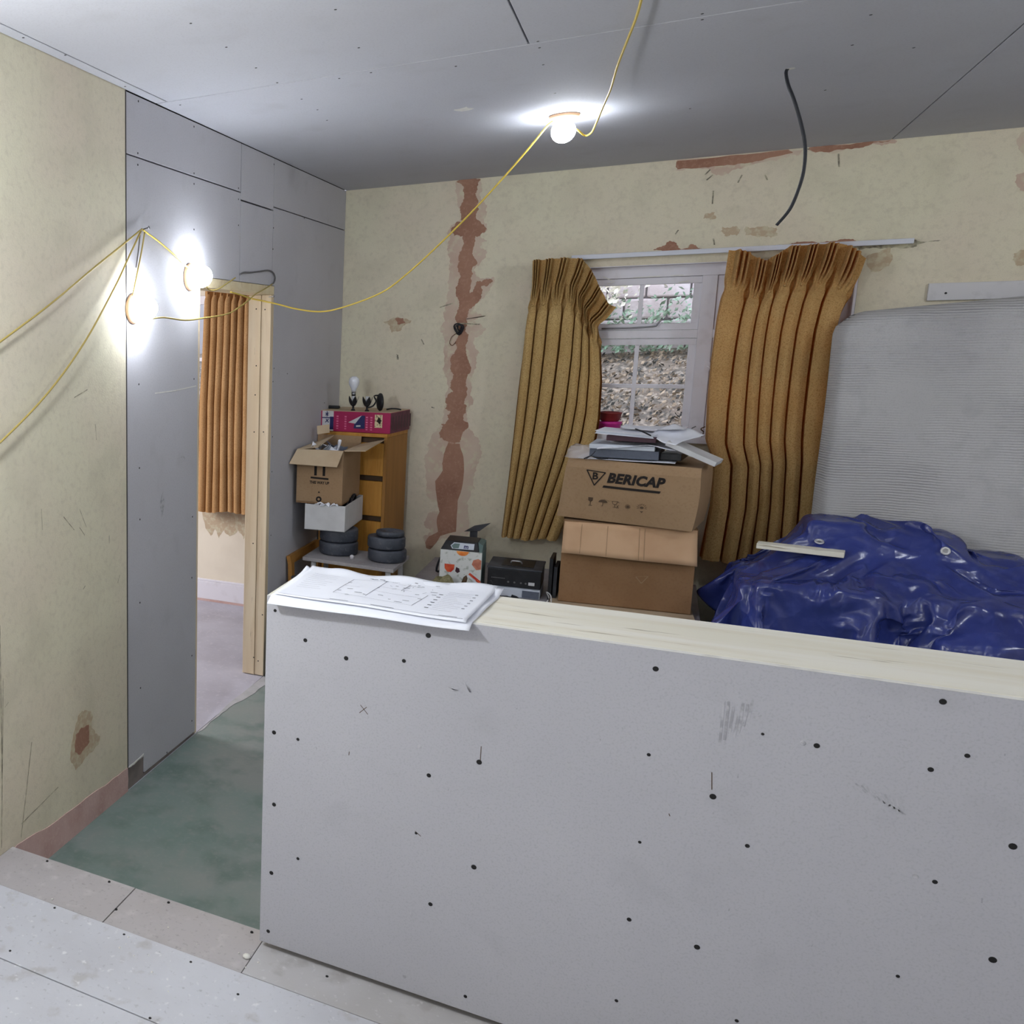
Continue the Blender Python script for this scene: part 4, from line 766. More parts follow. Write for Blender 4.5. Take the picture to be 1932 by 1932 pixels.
for i in range(3):
    p = Vector(tri[i]); mk.lathe([(.0025, 0), (.0025, .0004)], FR(*p), 6, (0, -1, 0), False)
add_text(mk, 'B', .046, lambda a, c_: FR(a-.124, c_+.2225), bold=.0012)
mk.build('printed_emblem', 'ink', c1)
mk = MB(); add_text(mk, 'BERICAP', .062, lambda a, c_: FR(a+.046, c_+.2155-a*.03), shear=.22, bold=.003, spacing=1.06, w=.238); mk.build('printed_lettering', 'ink', c1)
mk = MB(); mk.grid(lambda u, v: FR(-.090+.236*u+.004*v, .172-(u-.5)*.236*.03+.011*(v-.5)), 24, 2); mk.build('printed_bar', 'ink', c1)
mk = MB()
def SYM():
    global mk
    mk.build('printed_symbol', 'ink_soft', c1); mk = MB()
def IC(cx, cz): return lambda a, c_: FR(cx+a, cz+c_-cx*.03)
g_ = IC(-.137, .092); mk.face([(-.010, .022), (-.010, .008), (-.003, .001), (.003, .001), (.010, .008), (.010, .022)], lambda a, c_, t: g_(a, c_), 0); bar(mk, g_, (0, .002), (0, -.016), .003); bar(mk, g_, (-.008, -.017), (.008, -.017), .003); SYM()
g_ = IC(-.083, .092); mk.face([(.019*math.cos(t), .004+.014*math.sin(t)) for t in [math.pi*k/10 for k in range(11)]], lambda a, c_, t: g_(a, c_), 0); bar(mk, g_, (0, .004), (-.001, -.014), .002); bar(mk, g_, (-.001, -.014), (-.007, -.012), .002)
for k in range(4): bar(mk, g_, (.004+k*.006, .022-k*.002), (.008+k*.006, .018-k*.002), .0012)
SYM()
g_ = IC(-.030, .092)
for a, c_ in (((-.014, .016), (-.009, .002)), ((-.009, .002), (.004, .002)), ((.004, .002), (.010, .016)), ((-.014, .016), (.010, .016)), ((-.002, .002), (-.002, -.012)), ((-.010, -.013), (.006, -.013)), ((.010, .016), (.017, .010)), ((.006, -.002), (.014, -.016)), ((.014, .0), (.006, -.016))): bar(mk, g_, a, c_, .0022)
SYM()
g_ = IC(.022, .090)
for k in range(6): t = math.pi*k/6; bar(mk, g_, (.012*math.cos(t), .012*math.sin(t)), (-.012*math.cos(t), -.012*math.sin(t)), .0018)
SYM()
g_ = IC(.080, .090); mk.face([(.008*math.cos(t), .003+.006*math.sin(t)) for t in [2*math.pi*k/10 for k in range(10)]], lambda a, c_, t: g_(a, c_), 0)
for k in range(9): t = -.2+math.pi*k/7.; bar(mk, g_, (.012*math.cos(t), .003+.012*math.sin(t)), (.021*math.cos(t), .003+.019*math.sin(t)), .0022)
mk.face([(-.007, -.014), (0, -.022), (.007, -.014)], lambda a, c_, t: g_(a, c_), 0)
SYM()
# piles on the carton
PZ = Z2+.002+hh-.020
def pile(nm, label, cat, loc, rz, size, m, edge=None, ry=0, rx=0, group=None, bevel=.002):
    a, b_, c_ = size
    if edge:
        o = thing(nm, label, cat, loc, rz, group, rx, ry)
        MB().box(-a/2+.004, a/2-.004, .003, b_-.003, .002, c_-.002).build('page_block', edge, o); MB().box(-a/2, a/2, 0, b_, 0, .0018).box(-a/2, a/2, 0, b_, c_-.0018, c_).build('cover', m, o)
    else:
        o = MB().box(-a/2, a/2, 0, b_, 0, c_).build(nm, m, origin=loc, bevel=bevel); o.rotation_euler = (rx, ry, rz); tag(o, label, cat, group)
    return o
def loose(nm, label, cat, loc, rz, a, b_, seed, m='paper', amp=.008, n=14, tilt=(0, 0), t=.0012, group=None):
    o = MB().grid(lambda u, v: (a*(u-.5), b_*v, amp*noise.noise((u*2.3, v*2.1, seed))+tilt[0]*u+tilt[1]*v+amp*1.6*abs(u-.5)**2*math.sin(seed)), n, n).build(nm, m, origin=loc, solid=t); o.rotation_euler = (0, 0, rz); return tag(o, label, cat, group)
loose('paper_sheet', 'white sheets spread flat at the bottom of the pile on the printed carton', 'paper', (1.585, 5.02, PZ+.021), -.10, .40, .28, 2.2, amp=.004)
pile('ring_binder', 'slate grey binder lying at the bottom of the paper pile', 'binder', (1.575, 5.035, PZ+.030), -.09, (.285, .28, .040), 'grey_file')
pile('ring_binder', 'black folder beside the slate grey binder in the paper pile', 'binder', (1.765, 5.05, PZ+.030), -.14, (.085, .26, .030), 'black')
pile('paper_stack', 'bluish white stack of papers on the slate grey binder', 'paper', (1.565, 5.03, PZ+.071), -.06, (.27, .27, .022), 'paper_edge')
loose('paper_sheet', 'bent bluish white sheet sagging off the front of the paper pile', 'paper', (1.625, 5.008, PZ+.075), -.02, .32, .24, 4.4, amp=.022, tilt=(.022, .02))
pile('hardback_book', 'dark maroon book in the middle of the paper pile', 'book', (1.60, 5.04, PZ+.110), -.16, (.205, .20, .026), 'maroon')
pile('magazine', 'thick white magazine on top of the maroon book', 'magazine', (1.57, 5.03, PZ+.137), -.14, (.245, .22, .014), 'paper', 'paper_edge', ry=.05)
loose('paper_sheet', 'pale lilac sheet lying askew on top of the paper pile', 'paper', (1.715, 5.02, PZ+.145), -.55, .15, .22, 6.1, amp=.012, tilt=(-.04, .04))
loose('paper_sheet', 'white sheets at the very top of the paper pile', 'paper', (1.68, 5.12, PZ+.164), -.1, .26, .2, 8.3, amp=.01)
o = pile('white_book', 'white boxed book sloping off the right side of the paper pile', 'book', (1.835, 4.985, PZ+.062), -.20, (.215, .16, .022), 'offwhite', ry=.40)
pen = MB().tube([(0, 0, 0), (.03, .004, -.012), (.065, .01, -.03)], .0035, 6).build('pen', 'black', origin=(1.615, 5.0, PZ+.175)); tag(pen, 'black pen sticking out at the top of the paper pile', 'pen')
def bagf(u, v):
    a = 2*math.pi*u; r = .075*(1-.25*v); k = 1+.35*noise.noise((math.cos(a)*1.6, math.sin(a)*1.6, v*2.2+3))
    return (r*k*math.cos(a)*1.15, r*k*math.sin(a)*.8, .055*math.sin(v*1.5)*k)
bag = MB().grid(bagf, 30, 8).build('plastic_bag', 'plastic_clear', origin=(1.405, 5.11, PZ+.018)); tag(bag, 'crumpled cloudy plastic film at the left of the paper pile', 'bag')
ob = MB().tube([(0, 0, 0), (.03, -.01, .016), (.06, -.005, .004), (.10, 0, .006)], .003, 6).tube([(.01, .01, 0), (.035, 0, .024), (.045, .01, .04)], .002, 6).build('wire_scrap', 'black_cord', origin=(1.415, 5.0, PZ+.024)); tag(ob, 'dark wire scrap beside the slate grey binder', 'wire')
# on the window sill
SZ = WZ0+.031
pt = thing('plant_pot', 'dark red pot standing on a pink tub on the window sill', 'pot', (1.478, D+.015, SZ+.0645))
MB().lathe([(.040, 0), (.050, .010), (.054, .040), (.057, .042), (.057, .050), (.050, .050), (.046, .036)], (0, 0, 0), 24).build('pot_body', 'red_glaze', pt)
MB().lathe([(.0460, .036), (.03, .044), (0, .046)], (0, 0, 0), 18).build('soil', 'soil', pt)
tb_ = thing('plastic_tub', 'bright pink tub under the dark red pot on the window sill', 'tub', (1.478, D+.015, SZ))
MB().lathe([(.050, 0), (.056, .048), (.060, .050), (.060, .063), (0, .0635)], (0, 0, 0), 24).build('tub_body', 'pink_tub', tb_)
jr = thing('plastic_jar', 'small white jar left of the pink tub on the window sill', 'jar', (1.400, D-.005, SZ))
MB().lathe([(.022, 0), (.024, .05), (.018, .058)], (0, 0, 0), 18).build('jar_body', 'offwhite', jr); MB().lathe([(.020, .0585), (.020, .074), (0, .075)], (0, 0, 0), 18).build('lid', 'white_paint', jr)
for k, (x, l) in enumerate(((1.80, 'rusty'), (1.86, 'grey'), (1.90, 'tangled'))):
    tn = MB().tube([(0, 0, 0), (.008, .004, .025), (-.006, .0, .04), (.012, .005, .052)], .003, 6).build('dried_plant', 'ink_soft' if k != 1 else 'grey_cord', origin=(x, D-.015, SZ)); tag(tn, '%s dried stems on the window sill by the right curtain' % ('curled' if k == 2 else l), 'plant')

# ------------------------------------------------------------------ things on the bench, left part
jb = thing('fruit_carton', 'white carton printed with red juice and fruit, black carry top', 'box', (.882, 5.03, BT+.001), .02)
a, dp, hh2 = .102, .15, .205
MB().box(-a, a, 0, dp, 0, hh2).build('carton_body', 'print_grey', jb, bevel=.002)
MB().box(a+.0002, a+.0012, .002, dp-.002, 0.004, hh2).build('side_panel', 'teal', jb)
MB().hexa([(-a, 0, hh2+.0005), (a*.85, 0, hh2+.0005), (a*.85, dp, hh2+.0005), (-a, dp, hh2+.0005), (-a*.8, .03, hh2+.045), (a*.72, .03, hh2+.045), (a*.72, dp, hh2+.05), (-a*.8, dp, hh2+.05)]).build('carry_top', 'black', jb, bevel=.003)
MB().hexa([(a*.86, 0.002, hh2+.0005), (a, .002, hh2+.0005), (a, dp, hh2+.0005), (a*.86, dp, hh2+.0005), (a*.74, .04, hh2+.045), (a*.98, .04, hh2+.03), (a*.98, dp, hh2+.04), (a*.74, dp, hh2+.048)]).build('shoulder_flap', 'teal', jb)
ff = lambda u, v: (u, -.0008, v)
MB().prism([(-.078, .130), (-.076, .105), (-.062, .088), (-.044, .088), (-.030, .105), (-.028, .130)], lambda u, v, t: (u, -t, v), .0002, .001).build('printed_glass', 'juice', jb)
MB().prism([(.008+.030*math.cos(t), .204+.024*math.sin(t)) for t in [math.pi+math.pi*k/12 for k in range(13)]], lambda u, v, t: (u, -t, v), .0002, .001).build('printed_orange', 'orange', jb)
MB().prism([(.055, .140), (.062, .163), (.085, .172), (.100, .165), (.100, .118), (.078, .112)], lambda u, v, t: (u, -t, v), .0002, .001).build('printed_hand', 'skin_print', jb)
MB().prism([(-.020, .118), (-.006, .112), (.0, .095), (-.012, .086), (-.024, .095)], lambda u, v, t: (u, -t, v), .0002, .001).build('printed_berry', 'maroon', jb)
mk = MB(); bar(mk, ff, (.045, .09), (.10, .05), .012); mk.build('printed_straw', 'juice', jb)
mk = MB(); bar(mk, ff, (.04, .078), (.10, .030), .007); mk.build('printed_straw', 'paper', jb)
tp = lambda u, v: (u, .002+.028*((v-hh2)/.045), v)
MB().prism([(-.055, hh2+.022), (-.04, hh2+.038), (.06, hh2+.038), (.06, hh2+.010), (-.045, hh2+.008)], lambda u, v, t: (u, tp(u, v)[1]-t, v), .001, .0025).build('printed_window', 'paper_edge', jb)
MB().prism([(-.05, hh2+.022), (-.036, hh2+.034), (-.01, hh2+.034), (-.014, hh2+.012), (-.04, hh2+.010)], lambda u, v, t: (u, tp(u, v)[1]-t, v), .003, .004).build('printed_picture', 'teal', jb)
mk = MB(); add_text(mk, 'm', .03, lambda u, v: (u+.022, tp(0, v+hh2+.02)[1]-.004, v+hh2+.02), bold=.001); mk.build('printed_lettering', 'navy', jb)

bk = thing('black_case', 'black case with a silver top handle and a small white label', 'box', (1.140, 5.03, BT+.046), .03)
MB().box(-.124, .124, 0, .235, 0, .090).build('case_body', 'black', bk, bevel=.004)
MB().box(-.128, .128, -.004, .238, .0905, .100).build('case_lid', 'charcoal', bk, bevel=.003)
MB().box(-.065, .085, .035, .20, .1003, .1025).build('handle_recess', 'black', bk)
MB().tube([(-.026, .10, .1028), (-.022, .085, .116), (-.012, .078, .120), (.012, .078, .120), (.022, .085, .116), (.026, .10, .1028)], .0035, 6).build('bail_handle', 'metal_pale', bk)
ff = lambda u, v: (u, -.0012, v)
MB().box(.068, .096, -.0012, -.0002, .018, .034).build('white_label', 'offwhite', bk)
mk = MB()
for k in range(9): bar(mk, ff, (-.105+k*.0072, .042), (-.105+k*.0072+.0055, .042), .004)
for x in (-.025, .004, .034, .056): mk.face([(x+.005*math.cos(t), .026+.005*math.sin(t)) for t in [2*math.pi*k/8 for k in range(8)]], lambda u, v, t: ff(u, v), 0)
mk.build('printed_symbols', 'grey_cord', bk)
gb = thing('plastic_tray', 'shallow grey blue plastic tray under the black case', 'tray', (1.150, 5.005, BT+.001), .03)
MB().box(-.115, .115, 0, .25, 0, .044).build('tray_body', 'paper_edge', gb, bevel=.004); MB().box(.035, .112, -.0025, -.0003, .004, .040).build('tray_panel', 'grey_file', gb)
rd = thing('radio_handset', 'small black handset with a stub aerial before the grey tray', 'radio', (1.105, 4.91, BT+.001), .4)
MB().box(-.035, .035, -.02, .02, 0, .022).build('handset_body', 'black', rd, bevel=.006); MB().tube([(-.01, 0, .022), (-.035, .005, .06), (-.055, .01, .10)], lambda t: .006-.003*t, 8).build('aerial', 'black', rd)
MB().tube([(.03, 0, .012), (.06, -.02, .012), (.075, .01, .012), (.05, .02, .02)], .008, 8).build('wrist_loop', 'black', rd)
def clothf(u, v):
    a = 2*math.pi*u; r = (1-v)
    k = 1+.45*noise.noise((math.cos(a)*2.2, math.sin(a)*2.2, 4+v*3))
    return (.155*r*k*math.cos(a), .085*r*k*math.sin(a), (.078*(1-r**1.6))*(1+.9*noise.noise((math.cos(a)*3*r, math.sin(a)*3*r, 7))) if v > 0 else 0)
o = MB().grid(clothf, 54, 22).build('crumpled_cloth', 'camo', origin=(.86, 4.905, BT+.002)); tag(o, 'crumpled olive cloth in front of the fruit printed carton', 'cloth')
o = MB().tube([(0, 0, 0), (.035, -.012, -.022), (.075, -.025, -.055)], .005, 6).build('red_pencil', 'juice', origin=(.975, 4.955, BT+.078)); tag(o, 'red pencil leaning before the fruit printed carton', 'pencil')
o = MB().lathe([(.0, .045), (.010, .03), (.012, 0)], (0, 0, 0), 10, (.25, 0, 1)).build('knife_sheath', 'ink_soft', origin=(.918, 4.94, BT+.06)); tag(o, 'dark pointed sheath stuck in the olive cloth', 'sheath')
tw = thing('plasterers_float', 'grey metal float leaning on the wall behind the fruit carton', 'float', (.86, 5.60, BT+.20), .1, rx=.0)
MB().hexa([(-.06, 0, 0), (.02, 0, .008), (.02, .008, .008), (-.06, .008, 0), (-.01, .05, .028), (.075, .05, .05), (.075, .058, .05), (-.01, .058, .028)]).build('blade', 'charcoal', tw)
MB().box(-.03, .01, .012, .024, -.198, .006).build('handle', 'charcoal', tw)
o = MB().tube([(0, 0, .0), (-.03, -.02, .05), (-.05, -.03, .12), (-.02, -.02, .19), (.02, 0, .2), (.0, .02, .1), (-.04, .0, .03), (-.07, -.03, .02), (-.05, -.04, .1), (.0, -.02, .17)], .006, 6).build('black_flex', 'black_cord', origin=(.79, 5.30, BT+.008)); tag(o, 'black flex coiled behind the fruit printed carton', 'cable')
for k, (x, m_, l, z) in enumerate(((1.318, 'black', 'dark', .215), (1.338, 'charcoal', 'grey', .17))):
    o = MB().box(-.008, .008, 0, .16, 0, z).build('upright_folder', m_, origin=(x-.012, 5.02+.02*k, BT+.001), bevel=.001); tag(o, '%s folder standing between black case and cartons' % l, 'folder')
o = MB().tube([(0, 0, 0), (.012, .01, .03), (0, .0, .06), (.02, .0, .045), (.024, .0, .0)], .003, 6).build('white_flex', 'offwhite', origin=(1.30, 4.94, BT+.004)); tag(o, 'white flex looped beside the lower brown carton', 'cable')

# ------------------------------------------------------------------ left corner: chest of drawers, side table and boxes
ch = thing('chest_of_drawers', 'honey pine chest of drawers in the corner beneath a magenta carton', 'chest', (.2225, 5.556, LO), -.092)
CW, CH = .197, 1.249
MB().box(-CW, -CW+.018, -.18, .170, 0, CH-.0205).box(CW-.018, CW, -.18, .170, 0, CH-.0205).box(-CW+.018, CW-.018, .158, .170, 0, CH-.0205).box(-CW+.018, CW-.018, -.165, .158, .0, .05).build('carcass', 'pine_side', ch, bevel=.001)
MB().box(-CW, CW, -.182, .172, CH-.020, CH).build('chest_top', 'pine', ch, bevel=.002)
zs = [.055, .30, .535, .77, 1.005, CH-.024]
for z0, z1 in zip(zs, zs[1:]):
    d_ = MB().box(-CW+.019, CW-.019, -.181, -.165, z0+.002, z1-.030).build('drawer_front', 'pine', ch, bevel=.003)
    MB().box(-CW+.02, CW-.02, -.155, -.145, z1-.030, z1-.002).build('finger_gap', 'ink_soft', d_)
pk = thing('magenta_carton', 'magenta printed carton lying on top of the pine chest', 'box', (.205, 5.390, 1.1005), -.092)
PW, PD, PH = .208, .335, .118
MB().box(-PW, PW, 0, PD, 0, PH).build('carton_body', 'pink', pk, bevel=.002)
MB().box(PW+.0002, PW+.001, .003, PD-.003, .002, PH-.002).build('end_panel', 'pink_end', pk)
MB().box(-PW, PW, .0, PD, PH+.0003, PH+.0025).build('dusty_lid', 'card_grey', pk)
pf = lambda x, z: (x, -.0008, z); P2 = lambda mb, poly, t=.001: mb.prism(poly, lambda u, v, s: (u, -s, v), .0002, t)
P2(MB(), [(-.198, .002), (-.128, .002), (-.128, .118), (-.198, .118)]).build('white_label', 'offwhite', pk)
mk = MB()
P2(mk, [(-.150, .01), (-.128, .01), (-.128, .085), (-.150, .085)], .0018); bar(mk, lambda x, z: (x, -.0016, z), (-.198, .078), (-.128, .078), .006)
for a_, b_ in (((-.178, .106), (-.160, .092)), ((-.160, .106), (-.178, .092)), ((-.174, .07), (-.158, .05)), ((-.158, .07), (-.178, .05)), ((-.168, .115), (-.168, .085))): bar(mk, lambda x, z: (x, -.0016, z), a_, b_, .005)
mk.build('label_print', 'navy', pk)
mk = MB()
for x in (-.104, -.055, .072, .098):
    for k in range(6): bar(mk, pf, (x-.006, .018+k*.014), (x+.006, .018+k*.014), .009 if k % 2 else .006)
mk.build('printed_lettering', 'pink_print', pk)['kind'] = 'stuff'
P2(MB(), [(-.005, .022), (.060, .022), (.060, .098), (.044, .098), (.042, .098), (.0, .058)], .001).build('printed_triangle', 'navy', pk)
P2(MB(), [(-.038, .056), (.040, .098), (.004, .050)], .0018).build('printed_sail', 'offwhite', pk)
mk = MB(); bar(mk, lambda a_, c_: (a_, -.0022, c_), (.010, .036), (.036, .038), .009); mk.build('printed_strip', 'offwhite', pk)
P2(MB(), [(.118, .032), (.162, .032), (.162, .106), (.118, .106)], .001).build('printed_photo', 'cream_print', pk)
mk = MB(); P2(mk, [(.130, .068), (.150, .05), (.156, .075), (.140, .095)], .0016); mk.build('printed_figure', 'ink', pk)
mk = MB()
for k in range(7): mk.add([(PW+.0014, .03+k*.05, .02), (PW+.0014, .05+k*.05, .02), (PW+.0014, .05+k*.05, .095), (PW+.0014, .03+k*.05, .095)], [(0, 1, 2, 3)])
mk.build('faded_print', 'maroon', pk)
TOP = 1.1005+PH+.0026
# old wall light fittings on top of the magenta carton
def petal_cup(nm, lab, loc, bulb):
    o = thing(nm, lab, 'light fitting', loc)
    MB().lathe([(.014, 0), (.006, .012), (.006, .026), (.012, .030), (.012, .034)], (0, 0, 0), 12).build('stem', 'black', o)
    for k in range(5):
        t = 2*math.pi*k/5+.3; c, s_ = math.cos(t), math.sin(t)
        def pf_(u, v, c=c, s_=s_): wd = .013*math.sin(math.pi*(.12+.86*v)); r = .010+.020*v**.8; e = (u-.5)*2*wd; return (c*r-s_*e, s_*r+c*e, .028+.056*v)
        MB().grid(pf_, 4, 7).build('petal', 'black', o, solid=.0015)
    MB().lathe([(.011, .034), (.011, .085)], (0, 0, 0), 14).build('lamp_holder', 'offwhite', o)
    if bulb:
        MB().lathe([(.012, .0855), (.013, .108)], (0, 0, 0), 14).build('bulb_cap', 'metal', o)
        MB().lathe([(.012, .1085), (.015, .125), (.028, .150), (.031, .168), (.027, .186), (.014, .197), (0, .199)], (0, 0, 0), 20).build('bulb', 'glass_bulb', o)
    return o
petal_cup('light_fitting', 'black petal light fitting holding a frosted bulb on the magenta carton', (.175, 5.455, TOP), True)
pc = petal_cup('light_fitting', 'black petal light fitting without a bulb on the magenta carton', (.262, 5.43, TOP), False)
MB().tube([(.0, 0, .02), (.03, .01, .03), (.045, .02, .06), (.03, .03, .085), (.055, .03, .09), (.075, .02, .075)], .0045, 8).build('curved_arm', 'black', pc)
wd = MB().lathe([(.008, 0), (.05, .004), (.052, .012), (.044, .02), (.02, .026), (0, .027)], (0, 0, 0), 24, (-.86, -.5, .0)).build('rose_plate', 'black', origin=(.338, 5.46, TOP+.053)); tag(wd, 'round black backplate standing on edge on the magenta carton', 'backplate')
rm = MB().box(-.035, .035, -.014, .014, 0, .018).build('remote_control', 'black', origin=(.030, 5.56, TOP+.0005), bevel=.006); tag(rm, 'small black remote at the left end of the magenta carton', 'remote')
o = MB().tube([(0, 0, 0), (.03, -.01, .006), (.055, .01, .004), (.08, .0, .001)], .0045, 6).build('black_strap', 'black_cord', origin=(.345, 5.55, TOP+.005)); tag(o, 'short black strap right of the round backplate', 'strap')

# side table
TZ = .45
tb2 = thing('side_table', 'small grey topped side table carrying weight plates', 'table', (.335, 5.06, LO))
TT = [(.085, 4.885), (.590, 4.830), (.588, 5.195), (.080, 5.195)]
MB().prism([(a-.335, b_-5.06) for a, b_ in TT], lambda u, v, t: (u, v, t), TZ-LO-.020, TZ-LO).build('tabletop', 'table', tb2, bevel=.003)
for x, y in ((-.20, -.13), (.215, -.175), (.215, .10), (-.20, .10)): MB().tube([(x, y, TZ-LO-.0205), (x*1.02, y, .3), (x*1.05, y*1.02, 0)], .014, 10, 1).build('leg', 'offwhite', tb2)
def plate(label, loc, r, t):
    o = thing('weight_plate', label, 'weight', loc, group='stacked weight plates')
    MB().lathe([(.016, .004), (.016, t-.004), (.03, t-.002), (r*.55, t-.006), (r*.70, t-.007), (r*.80, t), (r*.97, t-.003), (r, t-.010), (r, .012), (r*.95, .002), (r*.6, 0), (.016, .004)], (0, 0, 0), 40).build('disc', 'iron', o)
    return o
plate('thick black weight plate at the bottom of the right stack on the side table', (.507, 5.03, TZ+.001), .100, .066)
plate('ribbed black weight plate in the middle of the right stack', (.500, 5.032, TZ+.070), .098, .064)
plate('small thin grey weight plate on top of the right stack', (.517, 5.035, TZ+.135), .073, .030)
plate('black weight plate at the bottom of the left stack on the side table', (.228, 5.075, TZ+.001), .106, .072)
plate('black weight plate directly under the white box', (.228, 5.075, TZ+.075), .104, .072)
o = MB().lathe([(.010, 0), (.010, .018), (.004, .022), (0, .022)], (0, 0, 0), 10).build('white_cap', 'white_paint', origin=(.335, 4.965, TZ+.0005)); tag(o, 'tiny white cap lying on the grey side table', 'debris')  # small white cap, a stubby cylinder
wb_z = TZ+.150
wbx = thing('white_box', 'open white box of cables and scraps on the left weight plates', 'box', (.190, 4.925, wb_z), .05, ry=-.0)
a, dp, hh3, t = .110, .425, .142, .004
MB().box(-a, a, 0, t, 0, hh3).box(-a, a, dp-t, dp, 0, hh3).box(-a, -a+t, t, dp-t, 0, hh3).box(a-t, a, t, dp-t, 0, hh3).box(-a, a, 0, dp, 0, .003).build('box_body', 'offwhite', wbx)
for k in range(3): MB().tube([(.092+.010*math.cos(u), .16+.05*k+.035*math.sin(u), .132+.024*math.sin(u*1.0+k)+.008*k) for u in [2*math.pi*i/12 for i in range(13)]], .006, 6, 2).build('coiled_cable', 'black_cord', wbx)
for k, (x, y, s_) in enumerate(((-.03, .0, 1), (.0, -.002, 2), (.045, .002, 3))):
    MB().grid(lambda u, v: (x+.05*(u-.5), y+.024*(v-.5), .140+.016*noise.noise((u*3, v*3, s_*2.7))+.010*(1-abs(2*u-1))), 8, 8, False).build('paper_scrap', 'paper', wbx, solid=.001)
MB().box(-.10, .10, .05, .33, .10, .115).build('contents', 'charcoal', wbx)
cz = wb_z+hh3+.0075
cb = thing('open_carton', 'open brown carton printed THIS WAY UP with flaps spread', 'box', (.150, 4.938, cz+.0), .045)
a, dp, hc, t = .126, .405, .292, .0045
MB().box(-a, a, 0, t, 0, hc).box(-a, a, dp-t, dp, 0, hc).box(-a, -a+t, t, dp-t, 0, hc).box(a-t, a, t, dp-t, 0, hc).box(-a, a, 0, dp, 0, .004).build('carton_body', 'card', cb)
MB().box(-a, a, .0, dp, -.006, -.0005).build('carton_base', 'card_dark', cb)
def quadflap(n_, q, m_, lab=None):
    n = (Vector(q[1])-Vector(q[0])).cross(Vector(q[3])-Vector(q[0])); o = MB().slab(q, n, .004).build(n_, m_, cb)
    if lab: o['label'] = lab
quadflap('front_flap', [(-a, -.003, hc), (a, -.003, hc), (a-.015, -.075, hc-.080), (-a-.022, -.075, hc-.074)], 'card_grey')
quadflap('right_flap', [(a+.002, .01, hc), (a+.002, dp-.02, hc), (a+.135, dp-.03, hc+.030), (a+.110, .015, hc+.004)], 'card_grey')
quadflap('left_flap', [(-a+.0, .01, hc), (-a+.0, dp-.02, hc+.004), (-a+.115, dp-.08, hc+.05), (-a+.105, .03, hc+.012)], 'card_grey')
quadflap('back_flap', [(-a, dp+.001, hc), (a, dp+.001, hc), (a, dp+.010, hc+.04), (-a, dp+.010, hc+.045)], 'card')
mk = MB(); ff = lambda u, v: (u, -.0012, v)
for x in (-.022, .024): bar(mk, ff, (x-.0, .208), (x, .150), .014)
bar(mk, ff, (-.048, .138), (.050, .134), .010); mk.build('printed_arrows', 'ink', cb)
mk = MB(); add_text(mk, 'THIS WAY UP', .021, lambda u, v: ff(u+.001, v+.112), bold=.0008, w=.108); mk.build('printed_lettering', 'ink', cb)
mk = MB(); mk.face([(.0+.016*math.cos(u), .020+.016*math.sin(u)) for u in [2*math.pi*k/14 for k in range(14)]], lambda u, v, s_: ff(u, v), 0)
mk.face([(-.006, .055), (.006, .055), (0, .066)], lambda u, v, s_: ff(u, v), 0); mk.build('printed_symbols', 'ink', cb)
mk = MB(); ring = MB(); ring.face([(.0+.007*math.cos(u), .020+.007*math.sin(u)) for u in [2*math.pi*k/10 for k in range(10)]], lambda u, v, s_: (u, -.0018, v), 0); ring.build('printed_symbols', 'card', cb)
for k, (x, y, w_, m_) in enumerate(((-.03, .10, .09, 'paper'), (.02, .14, .08, 'paper_edge'), (.06, .09, .06, 'paper'), (-.06, .2, .1, 'paper'), (.03, .24, .1, 'grey_file'), (.0, .06, .07, 'paper_edge'))):
    r = random.Random(k); s = MB().grid(lambda u, v: (x+w_*(u-.5), y+w_*.9*(v-.5), hc-.020+.05*noise.noise((u*2, v*2, k*3.1))+.045*(u-.5)*(1 if k % 2 else -1)), 5, 5, False).build('crumpled_paper', m_, cb, solid=.0012)
MB().tube([(.07, .10, hc-.02), (.075, .11, hc+.03), (.08, .10, hc+.045)], .009, 6, 1).build('rolled_paper', 'paper', cb)
MB().box(-.118, .118, .01, .395, .20, .225).build('contents', 'charcoal', cb)
o = MB().slab([(-.03, -.02, 0), (.035, .0, .01), (.022, .03, .055), (-.043, .01, .045)], (0, -1, .5), .004).build('card_scrap', 'card_grey', origin=(.075, 5.23, cz+hc+.055)); tag(o, 'small card scrap poking up behind the open brown carton', 'card')
rbx = thing('wooden_crate', 'reddish brown wooden crate under the grey side table', 'crate', (.33, 5.04, LO))
for z in (.12, .23, .34): MB().box(-.175, .19, -.13, -.115, z-.05, z+.05).build('slat', 'ply_dark', rbx, bevel=.002)
MB().box(-.175, .19, -.1145, .10, .01, .38).build('crate_body', 'ply_dark', rbx)
fm = thing('picture_frame', 'empty brown wooden frame leaning at the partition behind the side table', 'frame', (.003, 4.855, LO), 0)
def fbar(q0, q1, q2, q3, nm='frame_bar'): MB().slab([q0, q1, q2, q3], (1, 0, .15), .022).build(nm, 'ply_dark' if nm != 'frame_bar' else 'pine_side', fm)
fbar((.0, 0, .60), (.0, .50, .60), (.01, .50, .555), (.01, 0, .555)); fbar((.035, 0, 0), (.035, .045, 0), (.01, .045, .554), (.01, 0, .554)); fbar((.035, .455, 0), (.035, .50, 0), (.01, .50, .554), (.01, .455, .554)); fbar((.036, .046, .04), (.036, .454, .04), (.034, .454, .001), (.034, .046, .001))
def sackf(u, v):
    a_ = 2*math.pi*u; k = 1+.3*noise.noise((math.cos(a_)*2, math.sin(a_)*2, v*2)); r = .085*(1-v**2.6)+.001
    return (r*k*.62*math.cos(a_), r*k*1.2*math.sin(a_), .50*v)
o = MB().grid(sackf, 24, 14).build('black_sack', 'black', origin=(.07, 4.62, LO)); tag(o, 'black sack slumped against the partition beside the wooden frame', 'sack')
